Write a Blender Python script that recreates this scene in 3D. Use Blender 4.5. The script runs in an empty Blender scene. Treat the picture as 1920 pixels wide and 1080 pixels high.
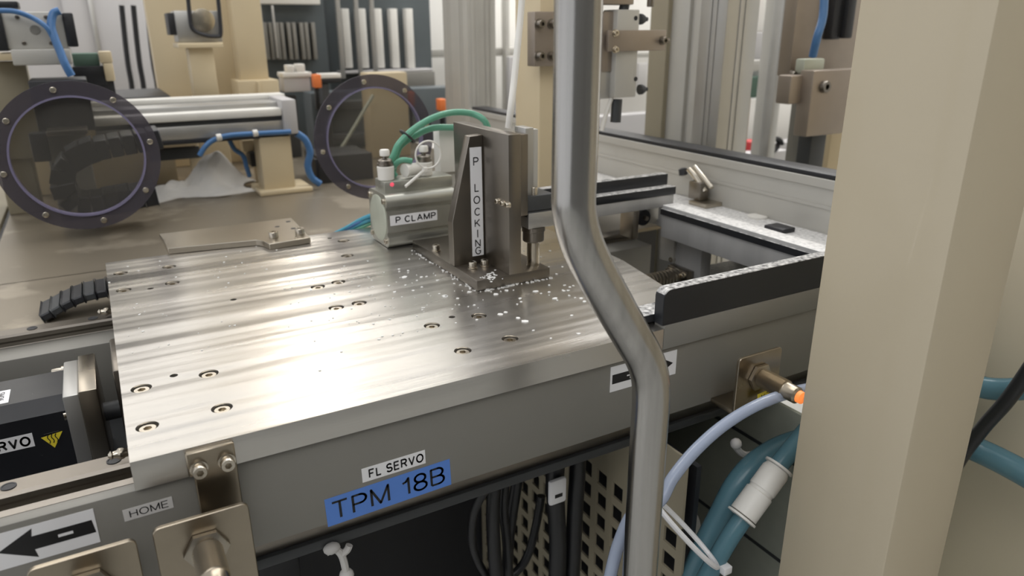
import bpy, bmesh, math, random
from mathutils import Vector, Matrix
random.seed(7)
C = bpy.context.scene.collection
S = bpy.context.scene
PI = math.pi
V = Vector

# ------------------------------------------------------------------ camera
FPX = 1367.87
YAW, PITCH, ROLL = 0.510145, 0.340710, -0.005763
FWD = V((math.sin(YAW) * math.cos(PITCH), math.cos(YAW) * math.cos(PITCH), -math.sin(PITCH)))
_r = V((math.cos(YAW), -math.sin(YAW), 0))
_u = _r.cross(FWD)
RGT = _r * math.cos(ROLL) + _u * math.sin(ROLL)
UPV = _u * math.cos(ROLL) - _r * math.sin(ROLL)
CAM = V((0.017, -0.455, 0.251))
def ray(px, py): return FWD + RGT * ((px - 960) / FPX) - UPV * ((py - 540) / FPX)
CAM = -ray(243, 868).normalized() * 0.52          # the carriage corner is the world origin
cd = bpy.data.cameras.new('camera'); cam = bpy.data.objects.new('camera', cd); C.objects.link(cam)
cd.sensor_width = 36.0; cd.lens = FPX / 1920 * 36.0; cd.clip_start = 0.02; cd.clip_end = 50
m3 = Matrix((RGT, UPV, -FWD)).transposed()
cam.matrix_world = Matrix.Translation(CAM) @ m3.to_4x4()
cd.dof.use_dof = True; cd.dof.focus_distance = 0.60; cd.dof.aperture_fstop = 8.0
S.camera = cam

# ------------------------------------------------------------------ world, lamps, exposure
w = bpy.data.worlds.new('world'); S.world = w; w.use_nodes = True
bgn = w.node_tree.nodes['Background']
bgn.inputs[0].default_value = (0.97, 0.98, 1.0, 1); bgn.inputs[1].default_value = 0.80
S.view_settings.view_transform = 'Standard'; S.view_settings.look = 'None'
S.view_settings.exposure = 0.12; S.view_settings.gamma = 1.0; S.view_settings.use_curve_mapping = False
def lamp(name, loc, target, sx, sy, power, col):
    l = bpy.data.lights.new(name, 'AREA'); l.shape = 'RECTANGLE'; l.size = sx; l.size_y = sy; l.energy = power; l.color = col
    o = bpy.data.objects.new(name, l); C.objects.link(o); o.location = loc
    o.rotation_euler = (V(target) - V(loc)).to_track_quat('-Z', 'Y').to_euler()
lamp('hall_lamp', (0.9, 3.5, 1.66), (0.4, 0.6, 0), 3.0, 0.6, 10, (1, 0.96, 0.91))
lamp('hall_lamp', (-0.5, 2.4, 1.9), (0.2, 0.4, 0), 0.4, 1.4, 5, (1, 0.94, 0.86))
lamp('hall_lamp', (0.5, 1.0, 2.1), (0.5, 0.9, 0), 1.6, 0.5, 15, (1, 0.97, 0.93))
lamp('hall_lamp', (-0.7, -1.5, 2.0), (0.3, 0.2, 0), 2.2, 1.2, 20, (1, 0.98, 0.95))  # unseen front fill, added behind the camera
lamp('hall_lamp', (2.2, 1.6, 2.3), (2.2, 1.7, 0), 1.2, 2.4, 70, (1, 0.98, 0.95))

lamp('hall_lamp', (0.85, 3.4, 1.70), (0.3, 0.4, 0), 0.22, 0.30, 3.6, (1, 0.90, 0.76))

def at(px, py, X=None, Y=None, Z=None, t=None):
    d = ray(px, py)
    if X is not None: t = (X - CAM.x) / d.x
    elif Y is not None: t = (Y - CAM.y) / d.y
    elif Z is not None: t = (Z - CAM.z) / d.z
    return CAM + d * t

# ------------------------------------------------------------------ materials
def lin(c):
    return tuple((x / 12.92 if x <= 0.04045 else ((x + 0.055) / 1.055) ** 2.4) for x in (v / 255 for v in c))
def mat(name, rgb, rough=0.5, metal=0.0, var=0.06, vscale=30, spots=None, bump=0.0, bscale=200, stretch=None, dust=None, emit=0, coat=0, rvar=0.08, spot_scale=90, spot_cut=0.68):
    m = bpy.data.materials.new(name); m.use_nodes = True
    nt = m.node_tree; N = nt.nodes; L = nt.links; b = N['Principled BSDF']
    col = lin(rgb)
    tc = N.new('ShaderNodeTexCoord'); geo = N.new('ShaderNodeNewGeometry')
    mp = N.new('ShaderNodeMapping'); L.new(geo.outputs['Position'], mp.inputs[0])
    mp.inputs['Scale'].default_value = stretch or (1, 1, 1)
    nz = N.new('ShaderNodeTexNoise'); nz.inputs['Scale'].default_value = vscale; nz.inputs['Detail'].default_value = 5
    L.new(mp.outputs[0], nz.inputs['Vector'])
    mx = N.new('ShaderNodeMix'); mx.data_type = 'RGBA'
    mx.inputs[6].default_value = tuple(c * (1 - var * 2) for c in col) + (1,)
    mx.inputs[7].default_value = tuple(min(1, c * (1 + var * 2)) for c in col) + (1,)
    L.new(nz.outputs[0], mx.inputs[0]); out = mx.outputs[2]
    mr = N.new('ShaderNodeMapRange'); mr.inputs[3].default_value = max(0.02, rough - rvar); mr.inputs[4].default_value = min(1, rough + rvar)
    L.new(nz.outputs[0], mr.inputs[0]); L.new(mr.outputs[0], b.inputs['Roughness'])
    b.inputs['Metallic'].default_value = metal
    if spots:
        n2 = N.new('ShaderNodeTexNoise'); n2.inputs['Scale'].default_value = spot_scale; n2.inputs['Detail'].default_value = 6
        L.new(geo.outputs['Position'], n2.inputs['Vector'])
        rp = N.new('ShaderNodeValToRGB'); rp.color_ramp.elements[0].position = spot_cut; rp.color_ramp.elements[1].position = spot_cut + 0.06
        L.new(n2.outputs[0], rp.inputs[0])
        m2 = N.new('ShaderNodeMix'); m2.data_type = 'RGBA'; m2.inputs[7].default_value = lin(spots) + (1,)
        L.new(rp.outputs[0], m2.inputs[0]); L.new(out, m2.inputs[6]); out = m2.outputs[2]
    if dust:                                   # white powder lying on the upward faces
        sep = N.new('ShaderNodeSeparateXYZ'); L.new(geo.outputs['True Normal'], sep.inputs[0])
        gt = N.new('ShaderNodeMath'); gt.operation = 'GREATER_THAN'; gt.inputs[1].default_value = 0.4; L.new(sep.outputs[2], gt.inputs[0])
        n3 = N.new('ShaderNodeTexNoise'); n3.inputs['Scale'].default_value = 220; n3.inputs['Detail'].default_value = 6
        L.new(geo.outputs['Position'], n3.inputs['Vector'])
        r3 = N.new('ShaderNodeValToRGB'); r3.color_ramp.elements[0].position = 0.5 - dust * 0.25; r3.color_ramp.elements[1].position = 0.85 - dust * 0.2
        L.new(n3.outputs[0], r3.inputs[0])
        mu = N.new('ShaderNodeMath'); mu.operation = 'MULTIPLY'; L.new(r3.outputs[0], mu.inputs[0]); L.new(gt.outputs[0], mu.inputs[1])
        m4 = N.new('ShaderNodeMix'); m4.data_type = 'RGBA'; m4.inputs[7].default_value = lin((225, 224, 222)) + (1,)
        L.new(mu.outputs[0], m4.inputs[0]); L.new(out, m4.inputs[6]); out = m4.outputs[2]
        if metal > 0:
            iv = N.new('ShaderNodeMath'); iv.operation = 'MULTIPLY_ADD'; iv.inputs[1].default_value = -metal; iv.inputs[2].default_value = metal
            L.new(mu.outputs[0], iv.inputs[0]); L.new(iv.outputs[0], b.inputs['Metallic'])
    L.new(out, b.inputs['Base Color'])
    if bump:
        n5 = N.new('ShaderNodeTexNoise'); n5.inputs['Scale'].default_value = bscale; n5.inputs['Detail'].default_value = 4
        L.new(mp.outputs[0], n5.inputs['Vector'])
        bp = N.new('ShaderNodeBump'); bp.inputs['Strength'].default_value = bump; bp.inputs['Distance'].default_value = 0.001
        L.new(n5.outputs[0], bp.inputs['Height']); L.new(bp.outputs[0], b.inputs['Normal'])
    if coat: b.inputs['Coat Weight'].default_value = coat
    if emit:
        b.inputs['Emission Color'].default_value = col + (1,); b.inputs['Emission Strength'].default_value = emit
    return m

M = {}
M['steel'] = mat('brushed_steel', (176, 168, 155), 0.30, 1.0, 0.05, 20, bump=0.05, bscale=500, stretch=(0.2, 1, 1))
M['bright_steel'] = mat('bright_steel', (205, 197, 182), 0.22, 1.0, 0.05, 60)
M['bracket_steel'] = mat('satin_bracket_steel', (160, 150, 134), 0.30, 1.0, 0.08, 40)
M['bolt'] = mat('zinc_bolt', (200, 192, 178), 0.25, 1.0, 0.08, 200)
M['dark_steel'] = mat('dark_ground_steel', (136, 130, 122), 0.33, 1.0, 0.14, 14, bump=0.04, bscale=300, stretch=(1, 1, 0.25))
M['alu'] = mat('anodised_aluminium', (186, 185, 182), 0.42, 0.85, 0.04, 25)
M['alu_cyl'] = mat('cylinder_aluminium', (176, 176, 168), 0.38, 0.8, 0.05, 60)
M['cap'] = mat('pale_cast_metal', (186, 190, 176), 0.5, 0.4, 0.05, 60)
M['alu_matt'] = mat('matt_aluminium', (188, 186, 180), 0.55, 0.35, 0.04, 18)
M['alu_dust'] = mat('dusty_aluminium', (176, 176, 176), 0.55, 0.3, 0.16, 30, stretch=(1, 1, 0.2), dust=1.0)
M['grey_paint'] = mat('grey_painted_steel', (129, 127, 121), 0.45, 0.15, 0.03, 12)
M['dark_grey'] = mat('dark_grey_metal', (64, 66, 68), 0.5, 0.2, 0.08, 20)
M['black'] = mat('black_anodised', (30, 32, 36), 0.4, 0.0, 0.1, 30, dust=0.75)
M['black_clean'] = mat('black_plastic', (36, 37, 41), 0.45, 0.0, 0.1, 30)
M['motor'] = mat('black_motor_paint', (30, 31, 35), 0.35, 0.0, 0.1, 30, spots=(190, 190, 190), spot_scale=120, spot_cut=0.72)
M['column'] = mat('cream_column_paint', (188, 177, 154), 0.38, 0.0, 0.03, 6, coat=0.2)
M['beige'] = mat('cream_paint', (208, 192, 160), 0.42, 0.0, 0.03, 6, coat=0.15)
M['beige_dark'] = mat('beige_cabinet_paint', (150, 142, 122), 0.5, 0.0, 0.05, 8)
M['cabinet_beige'] = mat('cabinet_beige_paint', (196, 186, 164), 0.45, 0.0, 0.04, 5)
M['deck'] = mat('worn_stainless_sheet', (140, 131, 116), 0.36, 0.55, 0.12, 3.5, spots=(166, 156, 140), spot_scale=9, spot_cut=0.56)
M['white'] = mat('white_plastic', (222, 220, 214), 0.45, 0.0, 0.03, 40)
M['label_white'] = mat('white_label_tape', (226, 226, 228), 0.5, 0.0, 0.02, 60)
M['label_grey'] = mat('greyed_label_tape', (196, 194, 192), 0.5, 0.0, 0.03, 60)
M['label_blue'] = mat('blue_label_tape', (84, 128, 205), 0.5, 0.0, 0.03, 30)
M['label_yellow'] = mat('yellow_label', (228, 208, 60), 0.5, 0.0, 0.03, 60)
M['ink'] = mat('black_ink', (22, 22, 24), 0.55, 0.0, 0.05, 100)
M['paint_white'] = mat('white_wall_paint', (240, 238, 233), 0.7, 0.0, 0.02, 2)
M['wall_grey'] = mat('grey_wall_paint', (118, 118, 116), 0.7, 0.0, 0.03, 2)
M['floor'] = mat('grey_floor_paint', (190, 190, 186), 0.5, 0.0, 0.08, 2)
M['cabinet_grey'] = mat('light_grey_cabinet', (186, 184, 184), 0.5, 0.0, 0.03, 3)
M['cabinet_dark'] = mat('dark_machine_interior', (82, 89, 92), 0.5, 0.0, 0.15, 5)
M['cable'] = mat('black_cable_jacket', (26, 27, 30), 0.4, 0.0, 0.05, 40)
M['blue_hose'] = mat('blue_hose', (66, 110, 160), 0.35, 0.0, 0.1, 60)
M['orange'] = mat('orange_plastic', (235, 130, 70), 0.45, 0.0, 0.04, 60)
M['red'] = mat('red_plastic', (190, 60, 62), 0.45, 0.0, 0.04, 60)
M['brown'] = mat('brown_tinted_steel', (158, 147, 136), 0.4, 0.7, 0.06, 30)
M['cloth'] = mat('white_cotton_rag', (246, 244, 240), 0.9, 0.0, 0.03, 30, bump=0.3, bscale=300)
M['tarp'] = mat('green_fabric', (86, 110, 98), 0.8, 0.0, 0.05, 30)
M['flake'] = mat('white_flake', (226, 226, 224), 0.7, 0.0, 0.04, 200)
M['stain'] = mat('dry_water_stain', (176, 173, 168), 0.6, 0.2, 0.05, 200)
M['led_red'] = mat('red_indicator', (235, 90, 110), 0.4, 0.0, emit=0.5)
M['led_orange'] = mat('orange_indicator', (255, 140, 70), 0.4, 0.0, emit=0.6)

def clear(name, rgb, alpha, rough=0.15, rim=0.0):
    """tinted clear plastic: part of the light passes straight through"""
    m = bpy.data.materials.new(name); m.use_nodes = True
    nt = m.node_tree; N = nt.nodes; L = nt.links; b = N['Principled BSDF']
    n = N.new('ShaderNodeTexNoise'); n.inputs['Scale'].default_value = 60; n.inputs['Detail'].default_value = 4
    geo = N.new('ShaderNodeNewGeometry'); L.new(geo.outputs['Position'], n.inputs['Vector'])
    mr = N.new('ShaderNodeMapRange'); mr.inputs[3].default_value = max(0, rough - 0.05); mr.inputs[4].default_value = rough + 0.05
    L.new(n.outputs[0], mr.inputs[0]); L.new(mr.outputs[0], b.inputs['Roughness'])
    b.inputs['Base Color'].default_value = lin(rgb) + (1,)
    tr = N.new('ShaderNodeBsdfTransparent'); tr.inputs[0].default_value = tuple(0.35 + 0.65 * c for c in lin(rgb)) + (1,)
    mx = N.new('ShaderNodeMixShader'); mx.inputs[0].default_value = alpha
    L.new(tr.outputs[0], mx.inputs[1]); L.new(b.outputs[0], mx.inputs[2])
    L.new(mx.outputs[0], N['Material Output'].inputs['Surface'])
    return m
M['port'] = clear('smoked_port_plastic', (208, 205, 198), 0.06, 0.2)
M['port_rim'] = clear('smoked_port_rim', (120, 115, 124), 0.28, 0.25)
M['violet'] = clear('violet_edge_plastic', (150, 145, 175), 0.6, 0.2)
M['teal'] = clear('teal_hose', (104, 146, 160), 0.62, 0.2)
M['green_hose'] = clear('green_tube', (110, 176, 150), 0.78, 0.2)
M['clear_tube'] = clear('clear_tube', (186, 197, 218), 0.6, 0.12)
M['cyan_tube'] = clear('cyan_tube', (80, 160, 185), 0.8, 0.2)
g = bpy.data.materials.new('clean_clear_pane'); g.use_nodes = True
for n in list(g.node_tree.nodes): g.node_tree.nodes.remove(n)
_t = g.node_tree.nodes.new('ShaderNodeBsdfTransparent'); _t.inputs[0].default_value = (0.985, 0.985, 0.985, 1)
_o = g.node_tree.nodes.new('ShaderNodeOutputMaterial'); g.node_tree.links.new(_t.outputs[0], _o.inputs['Surface'])
M['pane'] = g

def plate_mat():
    """machined aluminium: fine lines along X, slow waviness across Y, worn swirls"""
    m = mat('machined_plate', (203, 200, 195), 0.29, 0.96, 0.04, 14, stretch=(0.12, 1, 1), rvar=0.10)
    nt = m.node_tree; N = nt.nodes; L = nt.links; b = N['Principled BSDF']
    geo = N.new('ShaderNodeNewGeometry')
    mp = N.new('ShaderNodeMapping'); mp.inputs['Scale'].default_value = (0.05, 1, 1); L.new(geo.outputs['Position'], mp.inputs[0])
    a = N.new('ShaderNodeTexNoise'); a.inputs['Scale'].default_value = 20; a.inputs['Detail'].default_value = 2; L.new(mp.outputs[0], a.inputs['Vector'])
    c = N.new('ShaderNodeTexNoise'); c.inputs['Scale'].default_value = 420; c.inputs['Detail'].default_value = 4; L.new(mp.outputs[0], c.inputs['Vector'])
    b1 = N.new('ShaderNodeBump'); b1.inputs['Strength'].default_value = 0.35; b1.inputs['Distance'].default_value = 0.013; L.new(a.outputs[0], b1.inputs['Height'])
    b2 = N.new('ShaderNodeBump'); b2.inputs['Strength'].default_value = 0.10; b2.inputs['Distance'].default_value = 0.001; L.new(c.outputs[0], b2.inputs['Height'])
    L.new(b1.outputs[0], b2.inputs['Normal']); L.new(b2.outputs[0], b.inputs['Normal'])
    return m
M['plate'] = plate_mat()

# ------------------------------------------------------------------ mesh builder
class MB:
    def __init__(s): s.bm = bmesh.new()
    def add(s, tmp):
        me = bpy.data.meshes.new('tmp'); tmp.to_mesh(me); tmp.free(); s.bm.from_mesh(me); bpy.data.meshes.remove(me); return s
    def box(s, x0, x1, y0, y1, z0, z1, bev=0.0, seg=2):
        b = bmesh.new(); bmesh.ops.create_cube(b, size=1)
        for v in b.verts: v.co = V(((x0 + x1) / 2 + v.co.x * (x1 - x0), (y0 + y1) / 2 + v.co.y * (y1 - y0), (z0 + z1) / 2 + v.co.z * (z1 - z0)))
        if bev: bmesh.ops.bevel(b, geom=b.edges[:], offset=bev, segments=seg, affect='EDGES', profile=0.5)
        return s.add(b)
    def prism(s, pts, axis, d0, d1, bev=0.0):
        """polygon pts in the plane across axis ('x': (y,z), 'y': (x,z), 'z': (x,y)), extruded d0..d1"""
        b = bmesh.new()
        def P(p, d): return {'x': (d, p[0], p[1]), 'y': (p[0], d, p[1]), 'z': (p[0], p[1], d)}[axis]
        lo = [b.verts.new(P(p, d0)) for p in pts]; hi = [b.verts.new(P(p, d1)) for p in pts]
        n = len(pts)
        b.faces.new(lo); b.faces.new(hi[::-1])
        for i in range(n): b.faces.new((lo[i], hi[i], hi[(i + 1) % n], lo[(i + 1) % n]))
        bmesh.ops.recalc_face_normals(b, faces=b.faces[:])
        if bev: bmesh.ops.bevel(b, geom=b.edges[:], offset=bev, segments=1, affect='EDGES')
        return s.add(b)
    def lathe(s, p0, axis, prof, seg=28, capped=True):
        """profile [(radius, distance along axis)] spun about axis from p0"""
        b = bmesh.new(); ax = V(axis).normalized()
        e1 = ax.orthogonal().normalized(); e2 = ax.cross(e1); rings = []
        for r, d in prof:
            rings.append([b.verts.new(V(p0) + ax * d + (e1 * math.cos(2 * PI * k / seg) + e2 * math.sin(2 * PI * k / seg)) * r) for k in range(seg)])
        for A, B in zip(rings, rings[1:]):
            for k in range(seg): b.faces.new((A[k], A[(k + 1) % seg], B[(k + 1) % seg], B[k]))
        if capped: b.faces.new(rings[0][::-1]); b.faces.new(rings[-1])
        bmesh.ops.recalc_face_normals(b, faces=b.faces[:])
        return s.add(b)
    def cyl(s, p0, p1, r, seg=24, r1=None):
        d = V(p1) - V(p0); return s.lathe(p0, d, [(r, 0), (r if r1 is None else r1, d.length)], seg)
    def tube(s, pts, r, seg=12, res=8, smooth=True):
        P = [V(p) for p in pts]
        if smooth and len(P) > 2:
            Q = []
            for i in range(len(P) - 1):
                a, b_, c, d = P[max(i - 1, 0)], P[i], P[i + 1], P[min(i + 2, len(P) - 1)]
                for k in range(res):
                    t = k / res
                    Q.append(0.5 * ((2 * b_) + (c - a) * t + (2 * a - 5 * b_ + 4 * c - d) * t * t + (3 * b_ - a - 3 * c + d) * t ** 3))
            Q.append(P[-1]); P = Q
        b = bmesh.new(); n = None; rings = []
        for i, p in enumerate(P):
            tg = (P[min(i + 1, len(P) - 1)] - P[max(i - 1, 0)]).normalized()
            n = tg.orthogonal().normalized() if n is None else (n - tg * n.dot(tg)).normalized()
            bi = tg.cross(n); rr = r[i * (len(r) - 1) // max(1, len(P) - 1)] if isinstance(r, (list, tuple)) else r
            rings.append([b.verts.new(p + (n * math.cos(2 * PI * k / seg) + bi * math.sin(2 * PI * k / seg)) * rr) for k in range(seg)])
        for A, B in zip(rings, rings[1:]):
            for k in range(seg): b.faces.new((A[k], A[(k + 1) % seg], B[(k + 1) % seg], B[k]))
        b.faces.new(rings[0][::-1]); b.faces.new(rings[-1])
        bmesh.ops.recalc_face_normals(b, faces=b.faces[:])
        return s.add(b)
    def hexnut(s, p0, axis, r, h, hole=None, rot=0.0):
        b = bmesh.new(); ax = V(axis).normalized(); e1 = ax.orthogonal().normalized(); e2 = ax.cross(e1)
        def ring(rr, d): return [b.verts.new(V(p0) + ax * d + (e1 * math.cos(k * PI / 3 + rot) + e2 * math.sin(k * PI / 3 + rot)) * rr) for k in range(6)]
        R = [ring(r * 0.93, 0), ring(r, h * 0.12), ring(r, h * 0.88), ring(r * 0.93, h)]
        for A, B in zip(R, R[1:]):
            for k in range(6): b.faces.new((A[k], A[(k + 1) % 6], B[(k + 1) % 6], B[k]))
        b.faces.new(R[0][::-1]); b.faces.new(R[-1])
        bmesh.ops.recalc_face_normals(b, faces=b.faces[:])
        return s.add(b)
    def ball(s, c, rx, ry=None, rz=None, sub=2):
        b = bmesh.new(); bmesh.ops.create_icosphere(b, subdivisions=sub, radius=1)
        for v in b.verts: v.co = V(c) + V((v.co.x * rx, v.co.y * (ry or rx), v.co.z * (rz or rx)))
        return s.add(b)
    def build(s, name, m, parent=None, smooth=True):
        me = bpy.data.meshes.new(name)
        off = V((0, 0, 0)); q = parent
        while q is not None: off += q.location; q = q.parent
        if parent is None:                              # the origin of a thing goes to its own middle
            cs = [v.co for v in s.bm.verts]
            lo = V([min(c[i] for c in cs) for i in range(3)]); hi = V([max(c[i] for c in cs) for i in range(3)])
            off = V(((lo.x + hi.x) / 2, (lo.y + hi.y) / 2, lo.z))
        for v in s.bm.verts: v.co -= off
        s.bm.to_mesh(me); s.bm.free()
        if smooth:
            me.shade_smooth(); me.set_sharp_from_angle(angle=math.radians(38))
        o = bpy.data.objects.new(name, me); C.objects.link(o)
        me.materials.append(M[m])
        if parent is None: o.location = off
        else: o.parent = parent
        return o

def tag(o, label, cat, group=None, kind=None):
    if label: o['label'] = label
    if cat: o['category'] = cat
    if group: o['group'] = group
    if kind: o['kind'] = kind
    return o
def thing(name, loc, label, cat, group=None):
    o = bpy.data.objects.new(name, None); C.objects.link(o); o.location = loc; o.empty_display_size = 0.01
    return tag(o, label, cat, group)
def struct(o): o['kind'] = 'structure'; return o
def copy_tree(o, parent=None, delta=None):
    c = o.copy(); C.objects.link(c)
    if parent is not None: c.parent = parent
    if delta is not None: c.location = o.location + V(delta)
    for ch in list(o.children): copy_tree(ch, c)
    return c

def shcs(p, axis, r, h, washer=True):
    """socket head cap screw standing on p"""
    mb = MB()
    ax = V(axis).normalized(); e1 = ax.orthogonal().normalized(); e2 = ax.cross(e1)
    d0 = h * 0.22 if washer else 0
    if washer: mb.lathe(p, axis, [(r * 1.25, 0), (r * 1.25, d0 * 0.9), (r * 1.0, d0)], 24)
    b = bmesh.new(); n = 24; hr = r * 0.52
    def ring(rr, d, hexa=False):
        out = []
        for k in range(n):
            a = 2 * PI * k / n; q = rr
            if hexa: q = rr * math.cos(PI / 6) / math.cos((a % (PI / 3)) - PI / 6)
            out.append(b.verts.new(V(p) + ax * d + (e1 * math.cos(a) + e2 * math.sin(a)) * q))
        return out
    R = [ring(r, d0), ring(r, h * 0.92), ring(r * 0.92, h), ring(hr, h, True), ring(hr, h * 0.45, True)]
    for A, B in zip(R, R[1:]):
        for k in range(n): b.faces.new((A[k], A[(k + 1) % n], B[(k + 1) % n], B[k]))
    b.faces.new(R[-1]); b.faces.new(R[0][::-1])
    bmesh.ops.recalc_face_normals(b, faces=b.faces[:])
    return mb.add(b)

def _arc(cx, cy, rx, ry, a0, a1, n=14): return [(cx + rx * math.cos(math.radians(a0 + (a1 - a0) * k / n)), cy + ry * math.sin(math.radians(a0 + (a1 - a0) * k / n))) for k in range(n + 1)]
GLYPH = {
    'A': (0.70, [[(0, 0), (0.35, 1), (0.70, 0)], [(0.12, 0.34), (0.58, 0.34)]]),
    'B': (0.60, [[(0, 0), (0, 1), (0.34, 1)] + _arc(0.34, 0.76, 0.22, 0.24, 90, -90) + [(0, 0.52)], [(0.34, 0.52)] + _arc(0.35, 0.26, 0.25, 0.26, 90, -90) + [(0, 0)]]),
    'C': (0.68, [_arc(0.36, 0.5, 0.36, 0.5, 42, 318, 24)]),
    'E': (0.56, [[(0.56, 1), (0, 1), (0, 0), (0.56, 0)], [(0, 0.52), (0.52, 0.52)]]),
    'F': (0.54, [[(0.54, 1), (0, 1), (0, 0)], [(0, 0.52), (0.46, 0.52)]]),
    'G': (0.70, [_arc(0.36, 0.5, 0.36, 0.5, 42, 320, 24) + [(0.66, 0.46), (0.40, 0.46)]]),
    'H': (0.62, [[(0, 0), (0, 1)], [(0.62, 0), (0.62, 1)], [(0, 0.52), (0.62, 0.52)]]),
    'I': (0.02, [[(0.01, 0), (0.01, 1)]]),
    'K': (0.62, [[(0, 0), (0, 1)], [(0.60, 1), (0.02, 0.38)], [(0.20, 0.58), (0.64, 0)]]),
    'L': (0.50, [[(0, 1), (0, 0), (0.50, 0)]]),
    'M': (0.76, [[(0, 0), (0, 1), (0.38, 0.04), (0.76, 1), (0.76, 0)]]),
    'N': (0.62, [[(0, 0), (0, 1), (0.62, 0), (0.62, 1)]]),
    'O': (0.76, [_arc(0.38, 0.5, 0.38, 0.5, 0, 360, 30)]),
    'P': (0.58, [[(0, 0), (0, 1), (0.32, 1)] + _arc(0.32, 0.74, 0.26, 0.26, 90, -90) + [(0, 0.48)]]),
    'R': (0.62, [[(0, 0), (0, 1), (0.34, 1)] + _arc(0.34, 0.75, 0.25, 0.25, 90, -90) + [(0, 0.50)], [(0.34, 0.50), (0.62, 0)]]),
    'S': (0.60, [_arc(0.30, 0.74, 0.28, 0.26, 25, 265, 14) + _arc(0.30, 0.255, 0.30, 0.255, 80, -160, 16)]),
    'T': (0.64, [[(0, 1), (0.64, 1)], [(0.32, 1), (0.32, 0)]]),
    'V': (0.66, [[(0, 1), (0.33, 0), (0.66, 1)]]),
    'X': (0.62, [[(0, 0), (0.62, 1)], [(0, 1), (0.62, 0)]]),
    '1': (0.30, [[(0, 0.74), (0.16, 0.80), (0.28, 1), (0.28, 0)]]),
    '3': (0.56, [_arc(0.27, 0.75, 0.25, 0.25, 160, -90, 14) + _arc(0.27, 0.25, 0.28, 0.25, 90, -160, 14)]),
    '6': (0.58, [_arc(0.29, 0.30, 0.29, 0.30, 0, 360, 24), _arc(0.42, 0.40, 0.42, 0.60, 180, 75, 12)]),
    '7': (0.56, [[(0, 1), (0.56, 1), (0.2, 0)]]),
    '8': (0.58, [_arc(0.29, 0.755, 0.25, 0.245, 0, 360, 24), _arc(0.29, 0.255, 0.29, 0.255, 0, 360, 24)]),
}
def text_mesh(body, bold=0.0, spacing=1.0):
    """plain sans lettering drawn as thick strokes: (vertices, faces) with cap height 1"""
    wt = 0.11 + bold * 3.0; hw_ = wt / 2; vs, fs = [], []; x = 0
    def poly(pts):
        k = len(vs); vs.extend(V((p[0], p[1], 0)) for p in pts); fs.append(tuple(range(k, k + len(pts))))
    for c in body:
        if c == ' ': x += 0.42; continue
        w_, strokes = GLYPH[c]
        for st_ in strokes:
            pts = [V((x + p[0], hw_ + p[1] * (1 - wt))) for p in st_]
            for a, b_ in zip(pts, pts[1:]):
                d = b_ - a
                if d.length < 1e-6: continue
                nrm = V((-d.y, d.x)).normalized() * hw_
                poly([a - nrm, b_ - nrm, b_ + nrm, a + nrm])
            for q in pts[1:-1]: poly([(q.x + hw_ * math.cos(k * PI / 5), q.y + hw_ * math.sin(k * PI / 5)) for k in range(10)])
            for e_ in (pts[0], pts[-1]):
                if len(st_) < 12: poly([(e_.x - hw_, e_.y - hw_), (e_.x + hw_, e_.y - hw_), (e_.x + hw_, e_.y + hw_), (e_.x - hw_, e_.y + hw_)]) if False else None
        x += w_ + wt + 0.13 * spacing
    return vs, fs
def sticker(parent, name, o, ux, uy, wd, ht, m, text=None, box=(0.06, 0.15, 0.94, 0.85), bold=0.02, spacing=1.0, ink='ink', th=0.0003):
    """flat sticker with lower-left corner o; ux, uy unit directions; lettering fitted into box (fractions)"""
    o, ux, uy = V(o), V(ux).normalized(), V(uy).normalized(); nn = ux.cross(uy)
    mb = MB(); b = bmesh.new()
    q = [b.verts.new(o + ux * (wd * i) + uy * (ht * j) + nn * k) for k in (0, th) for i, j in ((0, 0), (1, 0), (1, 1), (0, 1))]
    for f in ((3, 2, 1, 0), (4, 5, 6, 7), (0, 1, 5, 4), (1, 2, 6, 5), (2, 3, 7, 6), (3, 0, 4, 7)): b.faces.new([q[i] for i in f])
    mb.add(b); s = mb.build(name, m, parent, smooth=False)
    if text:
        vs, fs = text_mesh(text, bold, spacing)
        x0 = min(v.x for v in vs); x1 = max(v.x for v in vs); y0 = min(v.y for v in vs); y1 = max(v.y for v in vs)
        b = bmesh.new(); bv = []
        for v in vs:
            fx = box[0] + (box[2] - box[0]) * (v.x - x0) / (x1 - x0); fy = box[1] + (box[3] - box[1]) * (v.y - y0) / (y1 - y0)
            bv.append(b.verts.new(o + ux * (wd * fx) + uy * (ht * fy) + nn * (th + 0.00012)))
        for f in fs:
            try: b.faces.new([bv[i] for i in f])
            except ValueError: pass
        t = MB(); t.add(b); t.build('lettering', ink, s, smooth=False)
    return s, o + nn * (th + 0.00012), ux, uy
def decal(parent, name, base, polys, m='ink'):
    _, o, ux, uy = base; b = bmesh.new()
    for poly in polys: b.faces.new([b.verts.new(o + ux * x + uy * y) for x, y in poly])
    bmesh.ops.recalc_face_normals(b, faces=b.faces[:])
    t = MB(); t.add(b); return t.build(name, m, parent, smooth=False)

# ================================================================== SETTING
struct(MB().box(-3, 4.2, -2.5, 5, -0.90, -0.85).build('floor', 'floor'))
struct(MB().box(-3, 4.2, 4.0, 4.1, -0.85, 2.6).build('wall_back', 'paint_white'))
struct(MB().box(3.4, 3.5, -2.5, 4.0, -0.85, 2.6).build('wall_right', 'paint_white'))
struct(MB().box(-3, 4.2, -2.7, -2.6, -0.85, 1.9).build('wall_front', 'wall_grey'))  # unseen wall added behind the camera to dim reflections in the metal
# front pane the photographer looks through, clear panel carrying the ports, side window
struct(MB().box(-0.9, 1.3, -0.245, -0.240, -0.6, 1.2).build('window_1', 'pane'))
struct(MB().box(-0.9, 0.50, 0.620, 0.625, -0.05, 0.75).build('window_2', 'pane'))
struct(MB().box(0.818, 0.823, 0.03, 1.14, 0.078, 0.9).build('window_3', 'pane'))
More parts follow.
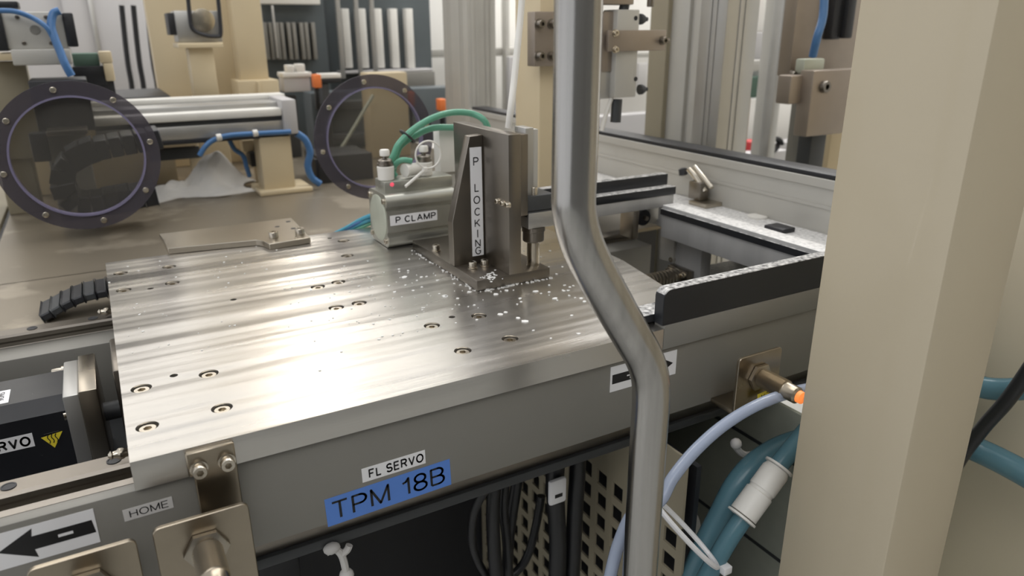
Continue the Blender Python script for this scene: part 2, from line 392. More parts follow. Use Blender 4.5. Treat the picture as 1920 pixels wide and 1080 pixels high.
# machine bed: a block with a stainless top behind the actuator
bed = thing('machine_bed', (0.3, 1.2, -0.85), 'broad blurred stainless machine deck behind the bolted aluminium carriage plate', 'machine bed')
MB().box(-0.14, 0.80, 0.43, 2.3, -0.056, -0.05).build('deck_sheet', 'deck', bed)
MB().box(-0.13, 0.79, 0.44, 2.29, -0.85, -0.056).build('bed_frame', 'black_clean', bed)
sp = thing('sheet_metal_guard', (-0.3, 1.2, -0.85), 'beige sheet panel meeting the stainless deck along a dark seam, behind the smoked port', 'panel')
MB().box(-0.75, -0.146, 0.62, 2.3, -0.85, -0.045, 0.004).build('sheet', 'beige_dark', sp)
MB().box(-0.146, -0.140, 0.63, 2.3, -0.85, -0.052).build('seam', 'black_clean', sp)
# side beam with rubber seal and corner post
tb = MB(); tb.box(0.80, 0.845, 0.03, 1.15, 0.004, 0.0725, 0.002); tb.box(0.797, 0.80, 0.03, 1.15, 0.062, 0.0725); tb.box(0.7985, 0.80, 0.03, 1.15, 0.036, 0.040)
tr = struct(tb.build('trim_1', 'alu_matt'))
o = MB().box(0.802, 0.84, 0.03, 1.14, 0.0725, 0.0785, 0.001).build('rubber_seal', 'black_clean', tr)
struct(MB().box(0.668, 0.80, 0.0, 1.0, -0.004, 0.004).build('trim_2', 'alu_dust'))
def profile_post(name, x0, x1, y0, y1, z0, z1, m='alu_matt', slots=2):
    mb = MB(); mb.box(x0, x1, y0, y1, z0, z1, 0.002)
    wx, wy = x1 - x0, y1 - y0
    for k in range(slots):
        yy = y0 + wy * (k + 0.5) / slots; xx = x0 + wx * (k + 0.5) / slots; e = 0.0015; h = 0.006
        for sgn in (-1, 1):
            mb.box(x0 - e, x0, yy + sgn * h - 0.003, yy + sgn * h + 0.003, z0, z1)
            mb.box(xx + sgn * h - 0.003, xx + sgn * h + 0.003, y0 - e, y0, z0, z1)
    return mb.build(name, m)
struct(profile_post('trim_3', 0.80, 0.875, 1.15, 1.285, -0.85, 1.2))
struct(profile_post('trim_4', 0.905, 0.975, 0.44, 0.50, -0.85, 1.2, 'alu', 1))

# ================================================================== LINEAR ACTUATOR BASE
ab = thing('actuator_base', (0.2, 0.2, -0.85), 'grey actuator base with blue tape and servo tape, under the carriage plate', 'linear actuator')
YF = 0.004
MB().box(-0.42, 0.70, YF, 0.014, -0.0925, -0.0225, 0.0008).build('front_panel', 'grey_paint', ab)
MB().box(-0.42, 0.70, 0.032, 0.43, -0.135, -0.126, 0.001).build('bottom_plate', 'dark_grey', ab)
MB().box(-0.42, 0.70, 0.036, 0.112, -0.126, -0.058, 0.001).build('rail_bed', 'dark_steel', ab)
MB().box(-0.42, 0.70, 0.345, 0.425, -0.126, -0.0485, 0.001).build('rail_bed', 'grey_paint', ab)
for x in (-0.35, 0.1, 0.62): MB().box(x, x + 0.05, 0.34, 0.40, -0.85, -0.135, 0.003).build('support_leg', 'black_clean', ab)
def rail(yc):
    pr = [(-0.0105, 0), (-0.0105, 0.006), (-0.0078, 0.009), (-0.0078, 0.0125), (-0.0105, 0.0155), (-0.0105, 0.0195), (-0.0085, 0.0215)]
    pts = [(yc + a, -0.058 + b) for a, b in pr] + [(yc - a, -0.058 + b) for a, b in pr[::-1]]
    dz = 0 if yc < 0.2 else 0.001
    o = MB().prism([(a, b + dz) for a, b in pts], 'x', -0.42, 0.70).build('guide_rail', 'dark_steel', ab)
    for x in (-0.195, -0.135, -0.075, -0.012 if yc < 0.2 else -0.02):
        h = MB(); h.lathe((x, yc, -0.0364 + dz), (0, 0, 1), [(0.0048, 0), (0.0048, 0.0004), (0.0038, 0.0004), (0.0036, 0.0001)], 20)
        h.build('rail_hole', 'black_clean', o)
rail(0.075); rail(0.39)
# stickers on the front panel
def p2(px, py): q = at(px, py, Y=YF); return q.x, q.z
def front_sticker(name, pa, pb, pc, ht, m, text, **k):
    """pa lower-left, pb lower-right pixel of the tape on the front panel"""
    x0, z0 = p2(*pa); x1, z1 = p2(*pb); ux = V((x1 - x0, 0, z1 - z0)); uy = V((-(z1 - z0), 0, x1 - x0))
    return sticker(ab, name, (x0, YF, z0), ux, uy, ux.length, ht, m, text, **k)
front_sticker('tape_label', (234, 978), (326, 951), None, 0.0085, 'label_grey', 'HOME', box=(0.12, 0.2, 0.9, 0.82), bold=0.0)
front_sticker('tape_label', (680, 905), (798, 868), None, 0.0118, 'label_white', 'FL SERVO', box=(0.1, 0.17, 0.97, 0.84), bold=0.022)
front_sticker('tape_label', (615, 988), (846, 908), None, 0.0238, 'label_blue', 'TPM 18B', box=(0.05, 0.17, 0.95, 0.84), bold=0.0)
x0, z0 = p2(-10, 1073); x1, z1 = p2(188, 1013)
s = sticker(ab, 'arrow_label', (x0, YF, z0), (1, 0, 0.0), (0, 0, 1), x1 - x0, 0.0248, 'label_white')
W_ = x1 - x0; H_ = 0.0248
decal(s[0], 'arrow', s, [[(0.004, H_ * 0.5), (0.023, H_ * 0.92), (0.022, H_ * 0.70), (W_ - 0.002, H_ * 0.70), (W_ - 0.001, H_ * 0.32), (0.022, H_ * 0.32), (0.023, H_ * 0.08)]])
s2 = (None, s[1] + V((0, -0.0001, 0)), s[2], s[3])
decal(s[0], 'minus_sign', s2, [[(0.035, H_ * 0.47), (0.043, H_ * 0.47), (0.043, H_ * 0.55), (0.035, H_ * 0.55)]], 'label_white')
x0, z0 = p2(1143, 736)
s = sticker(ab, 'arrow_label', (x0, YF, z0), (1, 0, 0.0), (0, 0, 1), 0.075, 0.0245, 'label_white')
decal(s[0], 'arrow', s, [[(0.002, 0.0075), (0.052, 0.0075), (0.052, 0.002), (0.071, 0.0122), (0.052, 0.0225), (0.052, 0.0165), (0.002, 0.0165)]])
s2 = (None, s[1] + V((0, -0.0001, 0)), s[2], s[3])
decal(s[0], 'plus_sign', s2, [[(0.018, 0.0117), (0.026, 0.0117), (0.026, 0.0129), (0.018, 0.0129)], [(0.0214, 0.009), (0.0226, 0.009), (0.0226, 0.0156), (0.0214, 0.0156)]], 'label_white')

# ================================================================== CARRIAGE PLATE
cp = thing('carriage_plate', (0.2, 0.24, -0.02), 'large machined aluminium carriage plate with counterbored bolts, carrying the tall bracket', 'machine plate')
pm = MB(); pm.prism([(0, 0), (0.425, 0), (0.46, 0.0325), (0.499, 0.078), (0.519, 0.18), (0.523, 0.235), (0.52, 0.30), (0.515, 0.474), (0, 0.474)], 'z', -0.0205, 0.0)
plate = pm.build('plate', 'plate', cp, smooth=False)
bores = [(0.0135, 0.107), (0.061, 0.108), (0.013, 0.043), (0.061, 0.045), (0.190, 0.268), (0.213, 0.272), (0.189, 0.199), (0.212, 0.200),
         (0.2505, 0.111), (0.298, 0.111), (0.251, 0.048), (0.297, 0.050), (0.0135, 0.359), (0.0595, 0.358), (0.0135, 0.423), (0.0625, 0.421), (0.2505, 0.361), (0.266, 0.426)]
small = [(0.037, 0.118), (0.275, 0.121), (0.038, 0.350), (0.107, 0.272), (0.254, 0.447)]
cut = MB()
for x, y in bores: cut.cyl((x, y, -0.0065), (x, y, 0.01), 0.0073, 28)
for x, y in small: cut.cyl((x, y, -0.012), (x, y, 0.01), 0.0030, 20)
cutter = cut.build('cutter', 'plate', cp)
md = plate.modifiers.new('bores', 'BOOLEAN'); md.object = cutter; md.operation = 'DIFFERENCE'; md.solver = 'EXACT'
bpy.context.view_layer.update()
nm = bpy.data.meshes.new_from_object(plate.evaluated_get(bpy.context.evaluated_depsgraph_get()))
plate.modifiers.clear(); plate.data = nm; bpy.data.objects.remove(cutter)
b0 = None
for x, y in bores:
    if b0 is None:
        b0 = shcs((x, y, -0.0064), (0, 0, 1), 0.0057, 0.0052, False).build('socket_bolt', 'bolt', cp); bx, by = x, y
    else:
        c = b0.copy(); C.objects.link(c); c.parent = cp; c.location = (x - bx, y - by, 0)
for x0 in (0.004, 0.245):
    for y0 in (0.045, 0.360):
        MB().box(x0, x0 + 0.07, y0, y0 + 0.062, -0.052, -0.0206, 0.002).build('slide_block', 'dark_steel', cp)
for y in (0.072, 0.39):                                     # grease nipples poking out of the left slide blocks
    n = MB(); n.lathe((0.004, y, -0.031), (-1, -0.15, 0.12), [(0.0045, 0), (0.0045, 0.004), (0.0032, 0.005), (0.0032, 0.008), (0.0042, 0.0095), (0.0042, 0.012), (0.0028, 0.0135), (0.0024, 0.016), (0.0033, 0.0172), (0.0012, 0.019)], 14)
    n.build('grease_nipple', 'bright_steel', cp)
MB().box(-0.006, 0.02, 0.20, 0.28, -0.10, -0.0206, 0.002).build('nut_housing', 'dark_steel', cp)

# flakes and dried drops lying on the plate: nobody could count them
fl = MB()
def flake(x, y, r, thick=0.0006, z=0.0):
    n = random.randint(6, 9); a0 = random.random() * 6
    pts = [(x + r * random.uniform(0.6, 1.1) * math.cos(a0 + 2 * PI * k / n), y + r * random.uniform(0.6, 1.1) * math.sin(a0 + 2 * PI * k / n)) for k in range(n)]
    fl.prism(pts, 'z', z + 0.00005, z + thick)
px_flakes = [(758, 520, 9), (775, 545, 5), (740, 548, 5), (765, 508, 4), (790, 520, 5), (800, 519, 4), (748, 505, 4), (820, 526, 5), (760, 535, 3), (985, 603, 9), (972, 597, 6), (938, 590, 7), (948, 586, 5), (1005, 547, 8), (975, 560, 5),
             (1072, 592, 4), (1085, 626, 5), (1096, 566, 5), (915, 544, 9), (880, 548, 7), (930, 552, 8), (950, 545, 6), (835, 556, 9), (858, 560, 5), (1040, 560, 7), (1030, 548, 4), (1065, 545, 5), (1090, 560, 6), (855, 606, 3), (1000, 620, 3), (1033, 635, 3),
             (240, 500, 3), (260, 508, 3), (330, 520, 3), (205, 530, 3), (300, 490, 3), (420, 492, 3), (262, 590, 3), (268, 622, 3), (500, 505, 3), (545, 570, 3), (560, 568, 2), (640, 660, 3), (600, 695, 3), (590, 640, 2)]
for px, py, r in px_flakes:
    q = at(px, py, Z=0.0); flake(q.x, q.y, r * 0.00042)
for k in range(150):
    x, y = random.uniform(0.19, 0.47), random.uniform(0.10, 0.33)
    if 0.325 < x < 0.415 and 0.17 < y < 0.348: continue
    flake(x, y, random.uniform(0.0005, 0.0017))
for k in range(70): flake(random.uniform(0.01, 0.24), random.uniform(0.15, 0.46), random.uniform(0.0004, 0.0012))
for k in range(90):                                         # powder along the foot of the bracket
    t = random.random()
    if random.random() < 0.5: flake(0.325 + t * 0.09, 0.1695 + random.gauss(0, 0.0012), random.uniform(0.0008, 0.002))
    else: flake(0.3250 + random.gauss(0, 0.001), 0.172 + t * 0.17, random.uniform(0.0006, 0.0015))
tag(fl.build('white_flakes', 'flake', smooth=False), 'white flakes and powder scattered on the aluminium plate around the bracket foot', 'flakes', kind='stuff')

# ================================================================== JOGGED STEEL STRIP on the plate's far edge
st = thing('stop_plate', (0.15, 0.49, 0.0), 'thin jogged steel plate with two small bolts overhanging the back plate edge', 'steel plate')
MB().prism([(0.064, 0.55), (0.231, 0.55), (0.227, 0.435), (0.176, 0.431), (0.172, 0.449), (0.166, 0.458), (0.067, 0.473)], 'z', 0.0002, 0.0078, 0.0007).build('plate', 'steel', st)
for x in (0.187, 0.2195): shcs((x, 0.4560, 0.0078), (0, 0, 1), 0.0058, 0.008, False).build('socket_bolt', 'bolt', st)
for x, y in ((0.203, 0.51), (0.222, 0.53), (0.219, 0.49)):
    MB().lathe((x, y, 0.0077), (0, 0, 1), [(0.0032, 0), (0.0032, 0.0003)], 16).build('hole', 'black_clean', st)

# ================================================================== LOCKING BRACKET
lb = thing('locking_bracket', (0.37, 0.25, 0.0), 'tall dark steel angle bracket with vertical white tape, standing on the plate', 'bracket')
MB().box(0.327, 0.414, 0.172, 0.346, 0.0002, 0.0112, 0.0006).build('foot_plate', 'dark_steel', lb)
MB().box(0.3642, 0.3785, 0.1715, 0.298, 0.0112, 0.1545, 0.0006).build('upright_plate', 'dark_steel', lb)
GY = 0.2265
MB().prism([(0.3272, 0.0112), (0.3642, 0.0112), (0.3642, 0.1485), (0.3490, 0.1478), (0.3266, 0.0598)], 'y', GY, GY + 0.012, 0.0005).build('gusset', 'dark_steel', lb)
for x, y in ((0.3415, 0.211), (0.3555, 0.2105)): shcs((x, y, 0.0112), (0, 0, 1), 0.0042, 0.0075).build('socket_bolt', 'bolt', lb)
shcs((0.334, 0.29, 0.0112), (0, 0, 1), 0.0042, 0.0075).build('socket_bolt', 'bolt', lb)
for px, py in ((936, 377), (946, 381), (955, 384)):
    q = at(px, py, X=0.3642); shcs((0.3642, q.y, q.z), (-1, 0, 0), 0.0027, 0.0045).build('socket_bolt', 'bolt', lb)
qa = at(885, 481, Y=GY); qb = at(912, 472, Y=GY); qc = at(880, 277, Y=GY)
s = sticker(lb, 'tape_label', (0.3492, GY, qa.z), (1, 0, 0), (-0.004, 0, 1), 0.0136, qc.z - qa.z, 'label_white')
hh = qc.z - qa.z
for ch, f in (('P', 0.84), ('L', 0.60), ('O', 0.49), ('C', 0.38), ('K', 0.275), ('I', 0.175), ('N', 0.085), ('G', 0.012)):
    vs, fs = text_mesh(ch, 0.008)
    x0 = min(v.x for v in vs); x1 = max(v.x for v in vs); y0 = min(v.y for v in vs); y1 = max(v.y for v in vs)
    lw = 0.0064 * (x1 - x0) / 0.72; lh = 0.0086
    b = bmesh.new(); bv = [b.verts.new(s[1] + s[2] * (0.0068 - lw / 2 + lw * (v.x - x0) / (x1 - x0)) + s[3] * (hh * f + lh * (v.y - y0) / (y1 - y0))) for v in vs]
    for ff in fs:
        try: b.faces.new([bv[i] for i in ff])
        except ValueError: pass
    t = MB(); t.add(b); t.build('letter', 'ink', s[0], smooth=False)
# powder lump on the foot
lump = MB()
for k in range(40):
    q = at(920 + random.gauss(0, 9), 517 + random.gauss(0, 4), Z=0.0113); lump.ball((q.x, q.y, 0.0114), random.uniform(0.0006, 0.0018), None, 0.0006, 1)
tag(lump.build('powder_heap', 'flake'), 'small heap of white powder on the foot of the tall dark bracket', 'powder', kind='stuff')

# locking pin unit on the far side of the upright
lp = thing('locking_pin_unit', (0.40, 0.19, 0.0112), 'slim vertical pin cylinder with clamp blocks, bolted beside the tall dark bracket', 'pin cylinder')
MB().box(0.3785, 0.3905, 0.178, 0.215, 0.07, 0.153, 0.001).build('mounting_bar', 'dark_steel', lp)
MB().box(0.3905, 0.4005, 0.184, 0.206, 0.088, 0.158, 0.001).build('cylinder_tube', 'alu', lp)
MB().box(0.4005, 0.407, 0.186, 0.204, 0.088, 0.156, 0.001).build('cylinder_tube', 'alu_matt', lp)
MB().box(0.3785, 0.424, 0.180, 0.212, 0.073, 0.089, 0.001).build('upper_block', 'dark_grey', lp)
shcs((0.402, 0.186, 0.089), (0, 0, 1), 0.0042, 0.008, False).build('socket_bolt', 'bolt', lp)
MB().box(0.392, 0.462, 0.180, 0.208, 0.054, 0.071, 0.0012).build('lower_block', 'alu', lp)
MB().box(0.392, 0.462, 0.181, 0.208, 0.0655, 0.0725, 0.001).build('block_cap', 'dark_grey', lp)
MB().lathe((0.404, 0.19, 0.038), (0, 0, 1), [(0.0105, 0), (0.0115, 0.001), (0.0115, 0.011), (0.0125, 0.0115), (0.0125, 0.016)], 28).build('bush', 'dark_steel', lp)
MB().cyl((0.404, 0.19, 0.0112), (0.404, 0.19, 0.040), 0.0068).build('pin', 'bright_steel', lp)

# ================================================================== CLAMP CYLINDER
cc = thing('clamp_cylinder', (0.34, 0.39, 0.0), 'squat aluminium pneumatic cylinder with white tape, lying behind the tall bracket', 'pneumatic cylinder')
CX0, CX1, CY, CZ = 0.302, 0.392, 0.358, 0.0335
prof = []
def arc(cy, cz, r, a0, a1, n=5): return [(cy + r * math.cos(a0 + (a1 - a0) * k / n), cz + r * math.sin(a0 + (a1 - a0) * k / n)) for k in range(n + 1)]
h = 0.0325
prof = arc(CY + 0.010, CZ - h + 0.010, 0.010, PI, PI * 1.5) + arc(CY + 2 * h - 0.010, CZ - h + 0.010, 0.010, PI * 1.5, PI * 2) + arc(CY + 2 * h - 0.010, CZ + h - 0.010, 0.010, 0, PI / 2) + arc(CY + 0.010, CZ + h - 0.010, 0.010, PI / 2, PI)
prof += [(CY, CZ + h - 0.014), (CY + 0.0045, CZ + h - 0.0145), (CY + 0.0045, CZ + h - 0.019), (CY + 0.0012, CZ + h - 0.0195), (CY + 0.0012, CZ - h + 0.0195), (CY + 0.0045, CZ - h + 0.019), (CY + 0.0045, CZ - h + 0.0145), (CY, CZ - h + 0.014)]
MB().prism(prof, 'x', CX0, CX1).build('body', 'alu_cyl', cc)
MB().lathe((CX0 + 0.0005, CY + h, CZ), (-1, 0, 0), [(0.0285, 0), (0.0285, 0.001), (0.0265, 0.0022), (0.001, 0.0022)], 40).build('end_cap', 'cap', cc)
for y, z in ((0.008, 0.008), (0.008, 0.057), (0.057, 0.008), (0.057, 0.057)):
    shcs((CX0, CY + y, CZ - h + z), (-1, 0, 0), 0.0034, 0.003, False).build('socket_bolt', 'bolt', cc)
MB().box(CX0 + 0.004, CX1 + 0.004, CY + 0.016, CY + 0.05, CZ + h - 0.001, CZ + h + 0.0135, 0.0015).build('port_block', 'alu_cyl', cc)
q = at(735, 346, Y=CY + 0.016)
MB().lathe((q.x, CY + 0.0162, q.z), (0, -1, 0), [(0.0026, 0), (0.0026, 0.0006), (0.001, 0.001)], 16).build('indicator_lamp', 'led_red', cc)
qa = at(732, 424, Y=CY + 0.0012); qb = at(820, 414, Y=CY + 0.0012); qc = at(729, 403, Y=CY + 0.0012)
sticker(cc, 'tape_label', (qa.x, CY + 0.0012, qa.z), (1, 0, 0), (0, 0, 1), qb.x - qa.x, 0.0125, 'label_white', 'P CLAMP', box=(0.11, 0.18, 0.97, 0.84), bold=0.02)
# speed controllers on the port block
ZT = CZ + h + 0.0135
def fitting(name, x, y, label):
    f = thing(name, (x, y, ZT), label, 'air fitting', 'speed controllers on the clamp cylinder')
    MB().lathe((x, y, ZT), (0, 0, 1), [(0.0088, 0), (0.0098, 0.001), (0.0104, 0.016), (0.009, 0.0175)], 24).build('white_body', 'white', f)
    MB().lathe((x, y, ZT + 0.0175), (0, 0, 1), [(0.0098, 0), (0.0098, 0.003), (0.0088, 0.0032), (0.0088, 0.0062), (0.0072, 0.0075)], 24).build('knurled_ring', 'dark_steel', f)
    MB().cyl((x, y, ZT + 0.025), (x, y, ZT + 0.030), 0.0028).build('needle', 'dark_steel', f)
    MB().lathe((x, y, ZT + 0.029), (0, 0, 1), [(0.0055, 0), (0.006, 0.0006), (0.006, 0.006), (0.005, 0.0075)], 18).build('knob', 'white', f)
    return f
qf = at(713, 324, Y=CY + 0.028)
f1 = fitting('speed_controller', CX0 + 0.012, CY + 0.030, 'white speed controller with grey knob at the left end of the aluminium cylinder')
fx = 0.366
f2 = fitting('speed_controller', fx, CY + 0.034, 'second white speed controller with a round zip tie hoop beside it')
MB().cyl((fx - 0.008, CY + 0.034, ZT + 0.009), (fx - 0.026, CY + 0.026, ZT + 0.010), 0.0075).build('side_port', 'white', f2)
MB().cyl((fx - 0.026, CY + 0.026, ZT + 0.010), (fx - 0.030, CY + 0.0245, ZT + 0.010), 0.0082).build('release_ring', 'white', f2)
zt = MB(); cz0 = at(803, 290, Y=0.372)
zt.tube([(cz0.x + 0.0165 * math.cos(a), 0.372, cz0.z + 0.0165 * math.sin(a)) for a in [k * 2 * PI / 22 for k in range(23)]], 0.0012, 8, 2)
qa = at(797, 318, Y=0.372); qb = at(760, 350, Y=0.366)
zt.tube([qa, (qa + qb) / 2, qb], 0.002, 8, 3)
zt.box(qa.x - 0.003, qa.x + 0.003, 0.369, 0.375, qa.z - 0.003, qa.z + 0.003, 0.0008)
tag(zt.build('zip_tie', 'white'), 'white zip tie hoop around the green tubes above the aluminium cylinder', 'zip tie')
def pxtube(name, pts, r, m, label, cat, group=None, byx=False, **k):
    mb = MB(); mb.tube([at(p[0], p[1], X=p[2]) if byx else at(p[0], p[1], Y=p[2]) for p in pts], r, **k)
    return tag(mb.build(name, m), label, cat, group)
pxtube('air_tube', [(722, 322, 0.40), (738, 292, 0.40), (748, 270, 0.40), (775, 243, 0.40), (812, 221, 0.40), (848, 211, 0.41), (884, 213, 0.41), (908, 226, 0.40), (918, 250, 0.40)], 0.0042, 'green_hose', 'green air tube arching highest over the bracket from the left fitting', 'air tube', 'green air tubes at the clamp cylinder')
pxtube('air_tube', [(736, 325, 0.41), (742, 295, 0.41), (752, 272, 0.41), (782, 252, 0.41), (812, 240, 0.41), (852, 239, 0.41), (880, 240, 0.41)], 0.0042, 'green_hose', 'lower green air tube running flat into the bracket back', 'air tube', 'green air tubes at the clamp cylinder')
pxtube('air_tube', [(772, 302, CY + 0.025), (755, 300, 0.385), (744, 306, 0.39), (735, 318, 0.395), (742, 330, 0.395)], 0.0035, 'green_hose', 'short green air tube looping between the two white fittings', 'air tube', 'green air tubes at the clamp cylinder')
q = at(764, 256, Y=0.405); bnd = MB()
bnd.tube([V((q.x + 0.010 * math.cos(a) * 0.8, q.y + 0.009 * math.sin(a), q.z + 0.010 * math.cos(a) * -0.75)) for a in [k * 2 * PI / 16 for k in range(17)]], 0.0015, 8, 2)
tag(bnd.build('cable_tie', 'black_clean'), 'black cable tie bundling the green air tubes', 'cable tie')
vb = thing('valve_block', (0.41, 0.44, 0.05), 'pale upright valve block behind the top of the bracket and green tubes', 'valve block')
qa = at(826, 325, Y=0.42); qb = at(856, 238, Y=0.42)
MB().box(qa.x, qb.x + 0.012, 0.42, 0.44, qa.z, qb.z, 0.0015).build('body', 'white', vb)
MB().box(qa.x - 0.004, qb.x + 0.012, 0.425, 0.44, qa.z - 0.07, qa.z, 0.001).build('foot', 'alu_matt', vb)
for k, (dy, m) in enumerate(((0, 'cyan_tube'), (7, 'cyan_tube'), (14, 'green_hose'), (3, 'blue_hose'))):
    pxtube('air_tube', [(700, 402 + dy, 0.47 + 0.004 * k), (676, 412 + dy * 1.1, 0.48), (648, 428 + dy * 0.9, 0.49), (612, 446 + dy * 0.7, 0.50), (575, 463 + dy * 0.5, 0.52)], 0.0028, m,
           ['topmost pale blue tube of the sheaf running left behind the aluminium cylinder', 'middle cyan tube of the sheaf running left behind the aluminium cylinder', 'lowest green tube of the sheaf running left behind the aluminium cylinder', 'deep blue tube in the sheaf running left behind the aluminium cylinder'][k], 'air tube', 'sheaf of tubes behind the clamp cylinder')

# ================================================================== SERVO MOTOR
sm = thing('servo_motor', (-0.15, 0.242, -0.116), 'black servo motor with yellow triangle sticker, between the rails', 'servo motor')
MY, MZ = 0.2435, -0.0765; hb = 0.0375; ch = 0.011
def octa(h_, c_): return [(MY - h_, MZ - h_ + c_), (MY - h_ + c_, MZ - h_), (MY + h_ - c_, MZ - h_), (MY + h_, MZ - h_ + c_), (MY + h_, MZ + h_ - c_), (MY + h_ - c_, MZ + h_), (MY - h_ + c_, MZ + h_), (MY - h_, MZ + h_ - c_)]
MB().prism(octa(hb, ch), 'x', -0.24, -0.046).build('motor_body', 'motor', sm)
MB().box(-0.30, -0.24, MY - 0.036, MY + 0.036, MZ - 0.036, MZ + 0.036, 0.003).build('encoder_cover', 'motor', sm)
MB().box(-0.046, -0.034, MY - 0.040, MY + 0.040, MZ - 0.040, MZ + 0.040, 0.0015).build('flange', 'alu', sm)
for y, z in ((-0.033, 0.021), (0.033, 0.033), (-0.033, -0.033)):
    shcs((-0.046, MY + y, MZ + z), (-1, 0, 0), 0.0045, 0.010).build('socket_bolt', 'bolt', sm)
MB().cyl((-0.034, MY, MZ), (-0.005, MY, MZ), 0.0085).build('shaft', 'dark_grey', sm)
yf = MY - hb
qa = at(66, 836, Y=yf); qb = at(62, 811, Y=yf)
sticker(sm, 'tape_label', (qa.x - 0.043, yf, qa.z), (1, 0, 0), (0, 0, 1), 0.043, 0.0125, 'label_white', 'SERVO', box=(0.08, 0.12, 0.95, 0.86), bold=0.03)
tri = [at(*p, Y=yf) for p in ((77, 821), (117, 808), (103, 839))]
b = bmesh.new(); lo = [b.verts.new((p.x, yf, p.z)) for p in tri]; hi = [b.verts.new((p.x, yf - 0.0003, p.z)) for p in tri]
b.faces.new(lo); b.faces.new(hi[::-1])
for i in range(3): b.faces.new((lo[i], hi[i], hi[(i + 1) % 3], lo[(i + 1) % 3]))
bmesh.ops.recalc_face_normals(b, faces=b.faces[:])
tm = MB(); tm.add(b); ts = tm.build('hot_surface_sticker', 'label_yellow', sm, smooth=False)
cx = sum(p.x for p in tri) / 3; cz = sum(p.z for p in tri) / 3; top = max(p.z for p in tri)
hw = MB()
for k in (-1, 0, 1): hw.tube([(cx + k * 0.0028 + 0.0007 * math.sin(j * 1.3), yf - 0.0004, cz - 0.0035 + j * 0.0016) for j in range(6)], 0.00038, 6, 3)
hw.tube([(cx - 0.0055, yf - 0.0004, cz + 0.0058), (cx + 0.0055, yf - 0.0004, cz + 0.0062)], 0.0003, 6, 1, False)
hw.build('heat_symbol', 'ink', ts)
zt_ = MZ + hb
qa = at(16, 753, Z=zt_); qb = at(29, 711, Z=zt_)
s = sticker(sm, 'paper_label', (qa.x - 0.05, qa.y - 0.002, zt_), (1, 0, 0), (0, 1, 0), 0.05, 0.027, 'label_white')
vs, fs = text_mesh('SM36', 0.01)
x0 = min(v.x for v in vs); x1 = max(v.x for v in vs); y0 = min(v.y for v in vs); y1 = max(v.y for v in vs)
b = bmesh.new(); bv = [b.verts.new(s[1] + V((0.047 - 0.0042 * (1 - (v.y - y0) / (y1 - y0)) - 0.0008, 0.023 - 0.017 * (v.x - x0) / (x1 - x0) , 0))) for v in vs]
for ff in fs: b.faces.new([bv[i] for i in ff])
bmesh.ops.recalc_face_normals(b, faces=b.faces[:])
t = MB(); t.add(b); t.build('lettering', 'ink', s[0], smooth=False)
mm = thing('motor_mount', (-0.027, 0.245, -0.126), 'thick upright steel mount plate at the shaft end of the black motor', 'mount plate')
MB().box(-0.034, -0.020, MY - 0.042, MY + 0.042, -0.126, -0.034, 0.001).build('plate', 'steel', mm)
shcs((-0.0405, MY - 0.036, -0.112), (0, 0, 1), 0.004, 0.006).build('socket_bolt', 'bolt', mm)

# cable chain behind the rear rail
def chain(name, path, wid, th, axis, m, label):
    """path: world points of the band's middle line; wid along axis"""
    root = thing(name, path[0], label, 'cable chain')
    P = [V(p) for p in path]; Q = []
    for i in range(len(P) - 1):
        a, b_, c, d = P[max(i - 1, 0)], P[i], P[i + 1], P[min(i + 2, len(P) - 1)]
        for k in range(6):
            t = k / 6; Q.append(0.5 * ((2 * b_) + (c - a) * t + (2 * a - 5 * b_ + 4 * c - d) * t * t + (3 * b_ - a - 3 * c + d) * t ** 3))
    Q.append(P[-1])
    L = [0]
    for a, b_ in zip(Q, Q[1:]): L.append(L[-1] + (b_ - a).length)
    n = max(3, int(L[-1] / (0.011 if m == 'mix' else 0.018))); ax = V(axis)
    for k in range(n):
        d = (k + 0.5) * L[-1] / n; i = max(j for j in range(len(L)) if L[j] <= d)
        i = min(i, len(Q) - 2); p = Q[i] + (Q[i + 1] - Q[i]) * ((d - L[i]) / max(1e-9, L[i + 1] - L[i])); tg = (Q[i + 1] - Q[i]).normalized(); nn = tg.cross(ax).normalized()
        half = L[-1] / n * 0.47; mb = MB(); b = bmesh.new(); bmesh.ops.create_cube(b, size=1)
        for v in b.verts: v.co = p + tg * (v.co.x * 2 * half) + nn * (v.co.y * th) + ax * (v.co.z * wid)
        bmesh.ops.bevel(b, geom=b.edges[:], offset=0.0015, segments=1, affect='EDGES')
        mb.add(b); mb.build('chain_link', 'dark_grey' if (m == 'mix' and k % 3 == 1) else 'black_clean', root)
    return root
pts = [(-0.070, 0.465, -0.0440), (-0.0596, 0.465, -0.0400), (-0.0443, 0.465, -0.0335), (-0.0253, 0.465, -0.0280), (0.0, 0.465, -0.0262), (0.03, 0.465, -0.0258), (0.09, 0.465, -0.0256)]
chain('cable_chain', pts, 0.05, 0.0085, (0, 1, 0), 'mix', 'black cable chain curling up behind the rear rail beside the plate corner')

